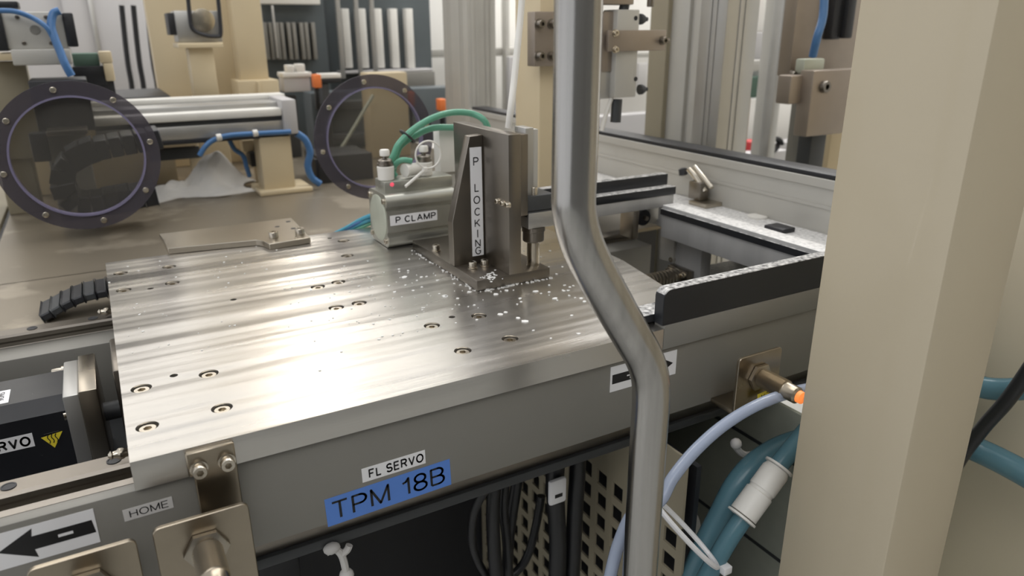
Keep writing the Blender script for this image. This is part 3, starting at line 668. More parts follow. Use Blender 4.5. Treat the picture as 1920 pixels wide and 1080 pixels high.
# ================================================================== SENSOR FLAG and SENSORS
sf = thing('sensor_flag', (0.045, -0.003, -0.05), 'bent steel flag with two socket bolts, hanging from the plate corner', 'bracket')
fp = MB(); fp.prism([(0.031, -0.0015), (0.0605, -0.0015), (0.0605, -0.056), (0.034, -0.056), (0.034, -0.019), (0.031, -0.019)], 'y', -0.0045, -0.0005, 0.0008); fp.build('plate', 'bracket_steel', sf)
for x in (0.0375, 0.0545): shcs((x, -0.0045, -0.0135), (0, -1, 0), 0.0045, 0.007).build('socket_bolt', 'bolt', sf)
def sensor(name, x0, y, ztop, label, led=False, width=0.056):
    r = thing(name, (x0 + width / 2, y, ztop - 0.06), label, 'proximity sensor', 'threaded proximity sensors on steel brackets')
    def rr(x0, x1, z0, z1, c, n=5):
        out = []
        for cx_, cz_, a in ((x1 - c, z1 - c, 0), (x0 + c, z1 - c, PI / 2), (x0 + c, z0 + c, PI), (x1 - c, z0 + c, PI * 1.5)):
            out += [(cx_ + c * math.cos(a + PI / 2 * k / n), cz_ + c * math.sin(a + PI / 2 * k / n)) for k in range(n + 1)]
        return out
    MB().prism(rr(x0, x0 + width, ztop - 0.062, ztop, 0.0045), 'y', y, y + 0.0032, 0.0005).build('bracket_plate', 'bracket_steel', r)
    MB().box(x0 + 0.004, x0 + width - 0.004, y + 0.0032, 0.004, ztop - 0.061, ztop - 0.056, 0.0006).build('bracket_foot', 'bracket_steel', r)
    bx_, bz_ = x0 + width * 0.5, ztop - 0.024
    n = MB(); n.hexnut((bx_, y, bz_), (0, -1, 0), 0.0138, 0.0042, rot=0.25); n.build('lock_nut', 'steel', r)
    n = MB(); n.hexnut((bx_, y + 0.0032, bz_), (0, 1, 0), 0.0138, 0.0042, rot=0.25); n.build('lock_nut', 'steel', r)
    pf = [(0.0085, 0.0)]
    d = 0.0
    while d < 0.028: pf += [(0.0092, d + 0.0003), (0.0083, d + 0.0008)]; d += 0.001
    pf += [(0.0078, d + 0.0005), (0.0078, d + 0.012), (0.006, d + 0.014)]
    MB().lathe((bx_, y - 0.0042, bz_), (0, -1, 0), pf, 28).build('barrel', 'bracket_steel', r)
    MB().lathe((bx_, y + 0.0074, bz_), (0, 1, 0), [(0.0088, 0), (0.0088, 0.006), (0.008, 0.007)], 24).build('sensing_face', 'bracket_steel', r)
    if led: MB().lathe((bx_, y - 0.0042 - d - 0.014, bz_), (0, -1, 0), [(0.0058, 0), (0.0055, 0.004), (0.003, 0.006)], 18).build('indicator_lamp', 'led_orange', r)
    else: MB().tube([(bx_, y - 0.045, bz_), (bx_ + 0.002, y - 0.06, bz_ - 0.01), (bx_ + 0.006, y - 0.07, bz_ - 0.05), (bx_ + 0.008, y - 0.05, bz_ - 0.13)], 0.003).build('lead', 'cable', r)
    return r
sensor('proximity_sensor', 0.005, -0.030, -0.032, 'threaded proximity sensor on steel bracket, in front of the bolted flag')
sensor('proximity_sensor', -0.060, -0.030, -0.0345, 'threaded proximity sensor on low steel bracket, under the arrow sticker')
sensor('proximity_sensor', 0.491, -0.030, -0.0325, 'threaded proximity sensor with glowing orange lamp, beside the cream column', True)

# ================================================================== GUIDE FRAME AT THE END OF THE ACTUATOR
gf = thing('rail_housing', (0.55, 0.15, -0.02), 'rectangular dusty aluminium housing open in the middle, right of the carriage plate', 'housing')
MB().box(0.426, 0.665, 0.0, 0.014, -0.0205, 0.0028, 0.0008).build('front_beam', 'grey_paint', gf)
MB().box(0.643, 0.668, 0.0, 0.262, -0.008, 0.0345, 0.0012).build('side_beam', 'alu_dust', gf)
MB().box(0.6405, 0.6430, 0.0, 0.262, 0.0225, 0.0300).build('seal_strip', 'black', gf)
MB().box(0.700, 0.80, 0.02, 0.262, -0.075, -0.062, 0.001).build('lower_shelf', 'alu_dust', gf)
MB().box(0.785, 0.80, 0.02, 0.262, -0.062, -0.006, 0.001).build('lower_wall', 'alu_matt', gf)
MB().box(0.668, 0.70, 0.262, 0.29, -0.05, -0.004, 0.001).build('corner_block', 'alu_matt', gf)
gr = thing('guide_rail', (0.53, 0.01, 0.003), 'black angle rail with rounded end, its top powdered white, by the cream column', 'guide rail', 'black guide rails of the frame')
mb = MB(); arcp = [(0.4235 + 0.008 - 0.008 * math.cos(a), 0.0365 - 0.008 + 0.008 * math.sin(a)) for a in [k * PI / 2 / 6 for k in range(7)]]
mb.prism([(0.4235, 0.0030)] + arcp + [(0.66, 0.0365), (0.66, 0.0030)], 'y', 0.0005, 0.0125, 0.0006); mb.build('upright_flange', 'black', gr)
MB().box(0.409, 0.64, 0.0125, 0.036, 0.0030, 0.0105, 0.0008).build('foot_flange', 'black', gr)
g2 = thing('guide_rail', (0.56, 0.276, 0.028), 'black topped rear guide bar with dusty aluminium face, above the black roller', 'guide rail', 'black guide rails of the frame')
MB().box(0.43, 0.672, 0.270, 0.283, 0.044, 0.0545, 0.0008).build('black_strip', 'black', g2)
MB().box(0.43, 0.670, 0.271, 0.287, 0.0285, 0.044, 0.0008).build('bar', 'alu_dust', g2)
MB().box(0.655, 0.668, 0.262, 0.283, 0.0, 0.0285, 0.0008).build('foot', 'alu_dust', g2)
g3 = thing('guide_rail', (0.57, 0.306, 0.0), 'topmost black guide bar at the back, powdered white, ending by the toggle clamp', 'guide rail', 'black guide rails of the frame')
MB().box(0.45, 0.683, 0.300, 0.313, 0.0505, 0.0655, 0.0008).build('black_strip', 'black', g3)
MB().box(0.45, 0.68, 0.287, 0.315, 0.0445, 0.0505, 0.0005).build('ledge', 'alu_dust', g3)
MB().box(0.655, 0.675, 0.300, 0.313, 0.0, 0.0445, 0.0008).build('foot', 'alu_matt', g3)
rl = thing('roller', (0.64, 0.30, 0.0), 'small black roller on a steel fork below the rear guide bars', 'roller')
q = at(1207, 408, Y=0.295)
MB().lathe((q.x, 0.293, q.z), (0, 1, 0), [(0.003, 0), (0.0105, 0.0005), (0.0112, 0.0015), (0.0112, 0.02), (0.0105, 0.021)], 28).build('roller_wheel', 'black_clean', rl)
MB().box(q.x - 0.022, q.x - 0.012, 0.29, 0.318, q.z - 0.026, q.z + 0.012, 0.001).build('fork', 'steel', rl)
MB().cyl((q.x, 0.288, q.z), (q.x, 0.318, q.z), 0.003).build('axle', 'steel', rl)
# ball screw and end bearing
bs = thing('ball_screw', (0.58, MY, -0.072), 'threaded ball screw running into the bearing block at the frame end', 'ball screw')
pf = []; d = 0
while d < 0.175: pf += [(0.0118, d), (0.0118, d + 0.0028), (0.0102, d + 0.0036), (0.0102, d + 0.0048)]; d += 0.0055
MB().lathe((0.50, MY, -0.062), (1, 0, 0), pf, 28).build('thread', 'steel', bs)
bb = thing('bearing_block', (0.69, MY, -0.126), 'dusty dark bearing block holding the far end of the ball screw', 'bearing block')
MB().box(0.672, 0.690, MY - 0.03, MY + 0.032, -0.126, -0.014, 0.0015).build('housing', 'alu_dust', bb)
MB().box(0.660, 0.672, MY - 0.020, MY + 0.020, -0.09, -0.05, 0.0015).build('flange', 'dark_steel', bb)
for y, z in ((-0.014, -0.056), (0.014, -0.056), (0.022, -0.045)): shcs((0.660 if y < 0.02 else 0.672, MY + y, z), (-1, 0, 0), 0.0035, 0.006).build('socket_bolt', 'bolt', bb)
# toggle clamp and washer on the ledge
tg = thing('toggle_clamp', (0.765, 0.33, 0.004), 'small steel toggle clamp standing on the ledge against the side beam', 'clamp')
q = at(1322, 384, Z=0.004)
bx_, by_ = q.x, q.y
MB().box(bx_ - 0.018, bx_ + 0.018, by_ - 0.020, by_ + 0.016, 0.004, 0.010, 0.001).build('base_plate', 'steel', tg)
qa = at(1310, 345, X=bx_); 
MB().box(bx_ - 0.009, bx_ + 0.009, qa.y - 0.014, qa.y + 0.012, 0.010, qa.z + 0.004, 0.002).build('hinge_block', 'dark_steel', tg)
p0 = at(1322, 360, X=bx_); p1 = at(1292, 318, X=bx_)
MB().tube([p0, (p0 + p1) / 2 + V((0, 0, 0.003)), p1], 0.0048, 10, 3).build('lever', 'bright_steel', tg)
p0 = at(1335, 352, X=bx_ - 0.008); p1 = at(1302, 312, X=bx_ - 0.008)
MB().tube([p0, p1], 0.0035, 10, 1, False).build('lever', 'bright_steel', tg)
q = at(1282, 322, X=bx_)
MB().lathe(q - V((0, 0, 0.006)), (0, 0.3, 1), [(0.003, 0), (0.0065, 0.001), (0.0065, 0.010), (0.003, 0.012)], 16).build('rubber_tip', 'black_clean', tg)
q = at(1420, 408, Z=0.004)
wa = MB(); wa.lathe(q, (0, 0, 1), [(0.004, 0), (0.0135, 0.0001), (0.0135, 0.003), (0.004, 0.003)], 30)
tag(wa.build('washer', 'white'), 'round white washer lying on the dusty ledge beside the toggle clamp', 'washer')
q = at(1460, 432, Z=0.004)
tag(MB().box(q.x - 0.012, q.x + 0.012, q.y - 0.016, q.y + 0.014, 0.004, 0.010, 0.001).build('rubber_pad', 'black_clean'), 'dark rubber pad on the ledge, nearest the cream column', 'pad')

# ================================================================== BENT PIPE and COLUMNS
bp = thing('bent_pipe', (0.29, -0.10, -0.4), 'bent stainless steel pipe rising in front of the carriage plate', 'pipe')
PY = -0.10
pp = [(0.2580, PY, 0.75), (0.2580, PY, 0.40), (0.2580, PY, 0.22), (0.2578, PY, 0.165), (0.2585, PY, 0.148), (0.2640, PY, 0.1290), (0.2750, PY, 0.108), (0.2910, PY, 0.082), (0.3070, PY, 0.057), (0.3190, PY, 0.038), (0.3260, PY, 0.020), (0.3280, PY, 0.0), (0.3280, PY, -0.03), (0.3280, PY, -0.12), (0.3280, PY, -0.30), (0.3280, PY, -0.83)]
M['pipe'] = mat('drawn_stainless_tube', (178, 176, 173), 0.22, 1.0, 0.17, 130, stretch=(1, 1, 0.02), bump=0.03, bscale=200)  # reflection streaks painted into the colour as noise stretched along the height
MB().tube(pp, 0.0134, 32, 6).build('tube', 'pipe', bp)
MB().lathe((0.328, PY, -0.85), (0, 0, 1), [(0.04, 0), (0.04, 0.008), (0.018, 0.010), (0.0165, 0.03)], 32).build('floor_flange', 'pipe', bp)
def find_post():
    # near column: back-left edge on the pixel line (1613,0)-(1455,1080)
    return at(1512, 700, Y=-0.095)
q = find_post()
PX0 = q.x
col = MB(); col.box(PX0, PX0 + 0.085, -0.190, -0.095, -0.85, 0.9, 0.002)
tag(col.build('machine_column', 'column'), 'broad cream painted machine column standing in front of the black guide rail', 'column', 'cream machine columns')
q = at(1012, 100, Y=0.46); q2 = at(1128, 100, Y=0.46)
col = MB(); col.box(q.x, q2.x, 0.46, 0.53, -0.85, 0.9, 0.002)
col = col.build('machine_column', 'beige'); tag(col, 'slim cream machine column half hidden behind the bent steel pipe', 'column', 'cream machine columns')
# cylinder unit on the rear column
YC = 0.44
cu = thing('swing_clamp_unit', (0.63, YC, 0.2), 'grey clamp cylinder on a brown steel plate, fixed high on the slim column', 'pneumatic cylinder')
qa = at(1002, 125, Y=YC); qb = at(1092, 22, Y=YC); qc = at(1150, 130, Y=YC)
MB().box(qa.x, qc.x, YC, 0.46, qa.z, qb.z, 0.0015).build('mount_plate', 'brown', cu)
for px, py in ((1010, 45), (1034, 45), (1010, 105), (1034, 105)):
    q = at(px, py, Y=YC); shcs((q.x, YC, q.z), (0, -1, 0), 0.0055, 0.011).build('socket_bolt', 'dark_steel', cu)
YB = 0.415
def pbox(px0, py0, px1, py1, y0, y1): a = at(px0, py1, Y=y0); b_ = at(px1, py0, Y=y0); return a.x, b_.x, y0, y1, a.z, b_.z
MB().box(*pbox(1152, 18, 1200, 184, YB, YC + 0.01), 0.0015).build('cylinder_body', 'alu_matt', cu)
MB().box(*pbox(1128, 22, 1152, 135, YB + 0.01, YC + 0.004), 0.001).build('side_plate', 'brown', cu)
MB().box(*pbox(1122, 130, 1152, 186, YB + 0.012, YC + 0.004), 0.001).build('guide_body', 'alu', cu)
MB().box(*pbox(1140, 56, 1250, 97, YB - 0.006, YB), 0.001).build('swing_arm', 'brown', cu)
q = at(1242, 76, Y=YB - 0.006); shcs((q.x, YB - 0.006, q.z), (0, -1, 0), 0.005, 0.008).build('socket_bolt', 'dark_steel', cu)
q = at(1246, 76, Y=YB - 0.003); shcs((q.x, YB - 0.003, q.z), (1, 0, 0), 0.004, 0.007).build('socket_bolt', 'dark_steel', cu)
for py in (62, 93): q = at(1153, py, Y=YB - 0.006); shcs((q.x, YB - 0.006, q.z), (0, -1, 0), 0.004, 0.005).build('socket_bolt', 'bolt', cu)
for py in (36, 168):
    q = at(1199, py, Y=YB + 0.012); MB().lathe(q, (1, 0, 0), [(0.0075, 0), (0.0075, 0.004), (0.005, 0.009), (0.003, 0.0095), (0.003, 0.014)], 14).build('needle_valve', 'dark_grey', cu)
    q = at(1192, py - 2 if py < 100 else py - 20, Y=YB); MB().lathe(q, (0, -1, 0), [(0.0032, 0), (0.0032, 0.0004)], 14).build('port', 'black_clean', cu)
q = at(1157, 186, Y=YB + 0.012); q2 = at(1154, 229, Y=YB + 0.012); MB().cyl(q, q2, 0.0078).build('piston_rod', 'dark_grey', cu)
MB().box(*pbox(1126, -20, 1190, 8, YB, YC + 0.01), 0.0015).build('upper_bracket', 'brown', cu)
q = at(1172, 6, Y=YB + 0.01); q2 = at(1169, 20, Y=YB + 0.01); MB().cyl(q, q2, 0.007).build('upper_rod', 'dark_grey', cu)
q = at(1220, -4, Y=YB + 0.01); shcs(q, (0, 0, -1), 0.005, 0.012).build('socket_bolt', 'dark_steel', cu)
# white tubes
_wt = at(953, 240, Z=0.1555).y
pxtube('white_tube', [(953, 240, _wt), (958, 200, _wt), (964, 150, _wt + 0.01), (970, 90, _wt + 0.02), (976, 30, _wt + 0.03), (983, -60, _wt + 0.04), (990, -160, _wt + 0.05)], 0.0036, 'white', 'thin straight white tube rising from the top of the tall bracket', 'air tube')
pxtube('white_tube', [(1128, 245, 0.43), (1136, 215, 0.43), (1146, 186, 0.428), (1152, 172, 0.426)], 0.0032, 'white', 'short white tube slanting below the clamp cylinder beside the pipe', 'air tube')

# ================================================================== LOWER RIGHT: hoses and dark underside
pxtube('clear_tube', [(1143, 1085, -0.075), (1160, 1020, -0.075), (1190, 960, -0.08), (1236, 940, -0.075), (1262, 895, -0.07), (1305, 843, -0.065), (1360, 795, -0.06), (1425, 757, -0.06), (1495, 733, -0.06), (1560, 722, -0.06)], 0.0052, 'clear_tube', 'clear plastic tube arching past the steel pipe to the cream column', 'hose')
pxtube('water_hose', [(1290, 1100, -0.02), (1320, 1030, -0.02), (1350, 970, -0.02), (1385, 905, -0.02), (1430, 860, -0.02), (1490, 830, -0.02), (1570, 815, -0.02)], 0.0125, 'teal', 'thick teal hose curving upward beside the white union', 'hose', 'teal water hoses')
h2 = pxtube('water_hose', [(1310, 1110, -0.055), (1335, 1065, -0.055), (1370, 1005, -0.055), (1400, 962, -0.055)], 0.0092, 'teal', 'teal hose running from below into the lower end of the white union', 'hose', 'teal water hoses')
pxtube('water_hose', [(1450, 885, -0.055), (1478, 850, -0.055), (1520, 800, -0.05), (1560, 770, -0.05)], 0.0092, 'teal', 'teal hose leaving the upper end of the white union', 'hose', 'teal water hoses')
ua, ub = at(1393, 966, Y=-0.055), at(1458, 878, Y=-0.055); Lu = (ub - ua).length
un = thing('hose_union', ua, 'white push fit union joining two teal hoses', 'hose union')
MB().lathe(ua, ub - ua, [(0.0105, 0), (0.0135, 0.0005), (0.0135, Lu * 0.47), (0.0122, Lu * 0.49), (0.0122, Lu * 0.53), (0.0132, Lu * 0.55), (0.0132, Lu * 0.93), (0.0115, Lu)], 32).build('body', 'white', un)
MB().lathe(ua, ua - ub, [(0.0095, 0.0), (0.0148, 0.001), (0.0148, 0.003), (0.0095, 0.0035)], 32).build('release_ring', 'white', un)
MB().lathe(ub, ub - ua, [(0.0095, 0.0), (0.0142, 0.001), (0.0142, 0.003), (0.0095, 0.0035)], 32).build('release_ring', 'white', un)
zt = MB(); a = at(1270, 982, Y=-0.075); b_ = at(1362, 1066, Y=-0.075); mid = (a + b_) / 2; dr = (b_ - a)
zt.tube([mid + dr * (0.5 * math.cos(k * 2 * PI / 20)) + V((0, 1, 0.35)) * (0.028 * math.sin(k * 2 * PI / 20)) + V((0, 0.022, 0)) for k in range(21)], 0.0024, 8, 2)
e = at(1366, 1072, Y=-0.07); zt.box(e.x - 0.005, e.x + 0.005, -0.07, -0.06, e.z - 0.004, e.z + 0.004, 0.001)
tag(zt.build('zip_tie', 'label_white'), 'broad white zip tie looped around the teal hoses', 'zip tie')
zt = MB(); zt.tube([at(x, y, Y=0.0) for x, y in ((1376, 832), (1388, 848), (1402, 853), (1424, 848))], 0.0035, 8, 3); zt.ball(at(1380, 832, Y=0), 0.006)
tag(zt.build('zip_tie', 'label_grey'), 'cut pale zip tie end sticking out above the teal hoses', 'zip tie')
zt = MB(); zt.tube([at(x, y, Y=0.03) for x, y in ((650, 1080), (646, 1058), (640, 1040), (628, 1030), (612, 1036))], 0.003, 8, 3)
zt.tube([at(x, y, Y=0.03) for x, y in ((638, 1040), (650, 1032), (655, 1022))], 0.003, 8, 3); zt.ball(at(650, 1078, Y=0.03), 0.006); zt.ball(at(622, 1028, Y=0.03), 0.007, 0.005, 0.005)
tag(zt.build('zip_tie', 'label_grey'), 'forked pale zip tie below the blue tape on the actuator base', 'zip tie')
# white bracket seen between pipe and hoses
wb = thing('hose_clip', at(1255, 1010, Y=0.05), 'pale plastic hose clip in the dark, right of the pipe foot', 'hose clip')
q = at(1262, 1000, Y=0.05)
mb = MB(); mb.lathe(q, (0.2, -1, 0.3), [(0.030, 0), (0.032, 0.004), (0.032, 0.014), (0.016, 0.018), (0.014, 0.004)], 28); mb.build('ring', 'label_grey', wb)
MB().box(q.x - 0.008, q.x + 0.006, 0.052, 0.07, q.z, q.z + 0.07, 0.002).build('stem', 'label_grey', wb)
# pane reflection of a perforated cabinet, built as a solid panel
XC = 0.455
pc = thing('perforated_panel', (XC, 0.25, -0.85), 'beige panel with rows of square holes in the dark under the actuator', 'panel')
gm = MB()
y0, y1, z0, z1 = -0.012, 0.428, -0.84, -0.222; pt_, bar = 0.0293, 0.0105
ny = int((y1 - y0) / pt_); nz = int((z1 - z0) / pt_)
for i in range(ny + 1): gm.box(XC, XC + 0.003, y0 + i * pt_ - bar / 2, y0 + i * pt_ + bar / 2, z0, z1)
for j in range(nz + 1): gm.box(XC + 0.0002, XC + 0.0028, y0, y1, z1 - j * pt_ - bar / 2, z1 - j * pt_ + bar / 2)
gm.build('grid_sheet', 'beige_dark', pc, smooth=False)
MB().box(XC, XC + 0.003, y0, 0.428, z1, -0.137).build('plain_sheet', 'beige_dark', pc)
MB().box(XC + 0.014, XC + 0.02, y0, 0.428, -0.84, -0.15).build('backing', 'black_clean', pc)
cw = thing('cover_sheet', (0.62, 0.2, -0.85), 'plain greenish beige cover sheet with slanting seams behind the teal hoses', 'panel')  # the cabinet reflection carried on to the right as a solid sheet
MB().box(0.62, 0.625, -0.16, 0.428, -0.85, -0.138, 0.001).build('sheet', 'cap', cw)
for z in (-0.20, -0.33, -0.46): MB().box(0.6188, 0.62, -0.16, 0.428, z, z + 0.004).build('seam', 'dark_grey', cw)
# pane reflections of hanging black cables, modelled as solid cables
for k, (pts, r) in enumerate([
        ([(962, 860, 0.10), (925, 900, 0.10), (893, 950, 0.11), (885, 1010, 0.12), (900, 1060, 0.13), (935, 1110, 0.14)], 0.0045),
        ([(930, 880, 0.12), (925, 940, 0.12), (925, 1000, 0.12), (932, 1100, 0.12)], 0.0075),
        ([(950, 880, 0.13), (944, 950, 0.13), (950, 1010, 0.13), (955, 1100, 0.13)], 0.0055),
        ([(975, 870, 0.14), (965, 930, 0.14), (955, 1000, 0.14), (950, 1080, 0.14)], 0.0065),
        ([(1045, 845, 0.10), (1040, 900, 0.10), (1043, 960, 0.10), (1046, 1020, 0.10), (1044, 1100, 0.10)], 0.010),
        ([(1085, 830, 0.10), (1082, 900, 0.10), (1078, 960, 0.10), (1072, 1100, 0.10)], 0.009),
        ([(1015, 930, 0.15), (1005, 985, 0.15), (990, 1040, 0.15), (965, 1075, 0.15), (920, 1100, 0.15)], 0.005)]):
    pxtube('power_cable', pts, r, 'cable', ['thin black cable bowing out leftmost below the actuator base', 'thick black cable hanging straight, second in the dark row', 'black cable hanging between two thicker ones under the base', 'black cable slanting left in front of the square holes', 'thick black cable carrying the white tag', 'black cable hanging nearest the pipe, right of the white tag', 'thin black cable sweeping low and left beneath the white tag'][k], 'cable', 'black cables under the actuator')
ct = thing('cable_tag', at(1043, 910, Y=0.087), 'white tag clipped on the thick black cable under the base', 'cable tag')  # tag in the same pane reflection, also built solid
q = at(1043, 915, Y=0.087); MB().box(q.x - 0.010, q.x + 0.011, 0.083, 0.089, q.z - 0.018, q.z + 0.012, 0.003).build('tag', 'label_white', ct)
MB().box(q.x - 0.004, q.x + 0.005, 0.0825, 0.083, q.z - 0.009, q.z - 0.005).build('print', 'ink', ct)
yl = thing('cable_tag', at(1440, 746, Y=-0.036), 'small yellow tag under the sensor with the orange lamp', 'cable tag')
qa = at(1420, 757, Y=-0.036); sticker(yl, 'tag', qa, (1, 0, 0.12), (-0.12, 0, 1), 0.020, 0.010, 'label_yellow', 'X7', box=(0.2, 0.2, 0.8, 0.8), bold=0.0)

# ================================================================== RIGHT OF THE COLUMN
rc = thing('control_cabinet', (1.15, -0.2, -0.85), 'beige grey control cabinet behind the broad cream column', 'cabinet')
MB().box(0.90, 1.4, -0.75, 0.02, -0.85, 1.1, 0.004).build('body', 'cabinet_beige', rc)
MB().box(0.896, 0.90, -0.70, -0.30, -0.60, 0.18, 0.002).build('door', 'cabinet_beige', rc)
MB().box(0.896, 0.90, -0.27, -0.02, -0.60, 0.18, 0.002).build('door', 'cabinet_beige', rc)
pxtube('water_hose', [(1735, 668, 0.905), (1780, 690, 0.86), (1830, 722, 0.84), (1880, 730, 0.84), (1950, 724, 0.84), (2050, 700, 0.84)], 0.0125, 'teal', 'upper teal hose emerging from behind the broad cream column', 'hose', 'teal water hoses', True)
pxtube('water_hose', [(1690, 780, 0.905), (1750, 808, 0.86), (1820, 838, 0.84), (1880, 866, 0.84), (1950, 905, 0.84), (2050, 970, 0.84)], 0.0145, 'teal', 'lower teal hose sloping down from behind the broad cream column', 'hose', 'teal water hoses', True)
pxtube('power_cable', [(1690, 1030, 0.905), (1740, 960, 0.82), (1800, 860, 0.80), (1845, 800, 0.80), (1885, 755, 0.80), (1925, 700, 0.80), (1990, 600, 0.80)], 0.0075, 'cable', 'black cable crossing the upper teal hose right of the column', 'cable', None, True)

# ================================================================== PORTS ON THE CLEAR PANEL
def port(cx_, cz_, label):
    R = 0.092; y = 0.606; p = thing('glove_port', (cx_, y, cz_ - R), label, 'port', 'smoked round ports on the clear panel')
    def ringm(r0, r1, ya, yb):
        b = bmesh.new(); n = 64; Q = []
        for r_, yy in ((r0, ya), (r1, ya), (r1, yb), (r0, yb)): Q.append([b.verts.new((cx_ + r_ * math.cos(2 * PI * k / n), yy, cz_ + r_ * math.sin(2 * PI * k / n))) for k in range(n)])
        for i in range(4):
            for k in range(n): b.faces.new((Q[i][k], Q[i][(k + 1) % n], Q[(i + 1) % 4][(k + 1) % n], Q[(i + 1) % 4][k]))
        bmesh.ops.recalc_face_normals(b, faces=b.faces[:]); return b
    m_ = MB(); m_.add(ringm(0.0745, R, y, y + 0.005)); m_.build('flange_ring', 'port_rim', p)
    m_ = MB(); m_.add(ringm(0.0725, 0.0748, y - 0.002, y + 0.008)); m_.build('inner_lip', 'violet', p)
    MB().lathe((cx_, y + 0.009, cz_), (0, 1, 0), [(0.0742, 0), (0.0742, 0.002)], 64).build('disc', 'port', p)
    for k in range(8):
        a = k * PI / 4 + 0.16; shcs((cx_ + 0.083 * math.cos(a), y, cz_ + 0.083 * math.sin(a)), (0, -1, 0), 0.0035, 0.0025, False).build('screw', 'bright_steel', p)
    return p
port(-0.0075, 0.1035, 'round smoked port with screwed rim in front of the black cable chain')
port(0.379, 0.0985, 'round smoked port half hidden by the green tubes and cylinder')

# ================================================================== BACKGROUND MACHINES
def pb(px0, py0, px1, py1, y0, dep, bev=0.002):
    a = at((px0 + px1) / 2, py1, Y=y0); b_ = at((px0 + px1) / 2, py0, Y=y0); l = at(px0, (py0 + py1) / 2, Y=y0); r = at(px1, (py0 + py1) / 2, Y=y0)
    return l.x, r.x, y0, y0 + dep, (max(a.z, -0.0498) if y0 < 2.3 else a.z), b_.z, bev
def part(root, name, m, *a): return MB().box(*pb(*a)).build(name, m, root)
# silver actuator across the back
ac = thing('cross_actuator', at(420, 260, Y=1.0), 'long silver linear actuator crossing behind the plate, on a beige pedestal', 'linear actuator')
x0, x1 = 0.015, 0.352
MB().box(x0, x1 - 0.012, 1.0, 1.11, 0.066, 0.090, 0.002).build('body', 'alu', ac)
MB().box(x0, x1 - 0.022, 0.994, 1.03, 0.0985, 0.113, 0.003).build('cover_strip', 'white', ac)
MB().box(x0, x1 - 0.012, 1.003, 1.11, 0.090, 0.099, 0.001).build('groove', 'dark_grey', ac)
MB().box(x0, x1 - 0.012, 1.03, 1.11, 0.099, 0.122, 0.002).build('body', 'alu', ac)
MB().box(x0, x1 + 0.01, 1.10, 1.14, 0.122, 0.131, 0.002).build('cover_strip', 'white', ac)
MB().box(x0, x1 - 0.012, 1.0, 1.11, 0.058, 0.066, 0.001).build('groove', 'black_clean', ac)
MB().box(x1 - 0.022, x1 + 0.004, 0.99, 1.12, 0.064, 0.128, 0.002).build('end_block', 'cabinet_grey', ac)
pd = thing('pedestal', at(540, 362, Y=1.0), 'beige pedestal with a flanged foot under the end of the silver actuator', 'pedestal')
f = at(540, 362, Z=-0.05)
MB().box(0.282, 0.342, 1.0, 1.06, -0.042, 0.064, 0.003).build('column', 'beige', pd)
MB().box(0.270, 0.372, 0.985, 1.08, -0.05, -0.040, 0.003).build('foot', 'beige', pd)
tb = thing('cream_bar', at(330, 270, Y=1.16), 'cream bar lying low behind the silver actuator beside the white rag', 'bar')
part(tb, 'bar', 'beige', 285, 266, 372, 276, 1.16, 0.04); part(tb, 'rail', 'dark_grey', 280, 277, 376, 300, 1.17, 0.04)
MB().box(0.175, 0.195, 1.175, 1.2, -0.05, 0.03, 0.001).build('support', 'beige', tb)
# rag
cl = MB(); b = bmesh.new(); bmesh.ops.create_grid(b, x_segments=46, y_segments=26, size=1)
qc_ = at(372, 318, Z=-0.02)
for v in b.verts:
    x, y = v.co.x, v.co.y; r_ = math.hypot(x * 0.9, y)
    hgt = max(0, 1 - r_ * 0.9)
    bumpy = math.sin(x * 7 + 1.3 * y) * 0.3 + math.sin(y * 9 - x * 4) * 0.25 + math.sin(x * 13 + y * 5) * 0.15 + math.sin(x * 23 - y * 17) * 0.10 + math.sin(y * 29 + x * 11) * 0.08
    peak = 1.3 * math.exp(-((x - 0.45) ** 2 + (y - 0.1) ** 2) * 9)
    v.co = V((0.172 + x * 0.10 * (1 + 0.15 * math.sin(y * 6)), 1.095 + y * 0.06 * (1 + 0.2 * math.sin(x * 5)), -0.049 + 0.03 * hgt * (1 + bumpy) + 0.045 * peak))
cl.add(b); rg = tag(cl.build('cleaning_rag', 'cloth'), 'crumpled white cleaning rag lying on the stainless deck', 'rag')
md = rg.modifiers.new('thickness', 'SOLIDIFY'); md.thickness = 0.003
# blue hoses around the pedestal
pxtube('blue_hose', [(374, 292, 0.985), (385, 275, 0.985), (402, 262, 0.985), (430, 254, 0.98), (490, 250, 0.98), (545, 247, 0.98)], 0.0048, 'blue_hose', 'blue hose running along under the silver actuator, tied with white bands', 'hose', 'blue hoses at the pedestal')
pxtube('blue_hose', [(556, 250, 1.0), (572, 262, 1.0), (581, 285, 1.0), (577, 310, 1.0), (584, 332, 1.0), (600, 345, 1.0)], 0.007, 'blue_hose', 'blue hose dropping beside the beige pedestal to the deck', 'hose', 'blue hoses at the pedestal')
pxtube('blue_hose', [(430, 262, 1.05), (440, 280, 1.05), (456, 292, 1.05), (462, 312, 1.05), (468, 330, 1.06)], 0.0045, 'blue_hose', 'short dark blue hose hanging behind the white rag', 'hose', 'blue hoses at the pedestal')
for px, py in ((410, 258), (478, 250)):
    q = at(px, py, Y=0.978); tag(MB().lathe(q - V((0.004, 0, 0)), (1, 0, 0.1), [(0.0055, 0), (0.0065, 0.001), (0.0065, 0.008), (0.0055, 0.009)], 14).build('hose_band', 'white'), 'white band at the bend of the blue hose' if px < 440 else 'white band at the middle of the blue hose under the actuator', 'hose band')
jb = thing('valve_box', at(492, 300, Y=1.12), 'small black valve box hanging between rag and pedestal', 'valve')
part(jb, 'body', 'black_clean', 470, 285, 505, 312, 1.10, 0.05); part(jb, 'bracket', 'beige', 455, 262, 505, 284, 1.12, 0.03)
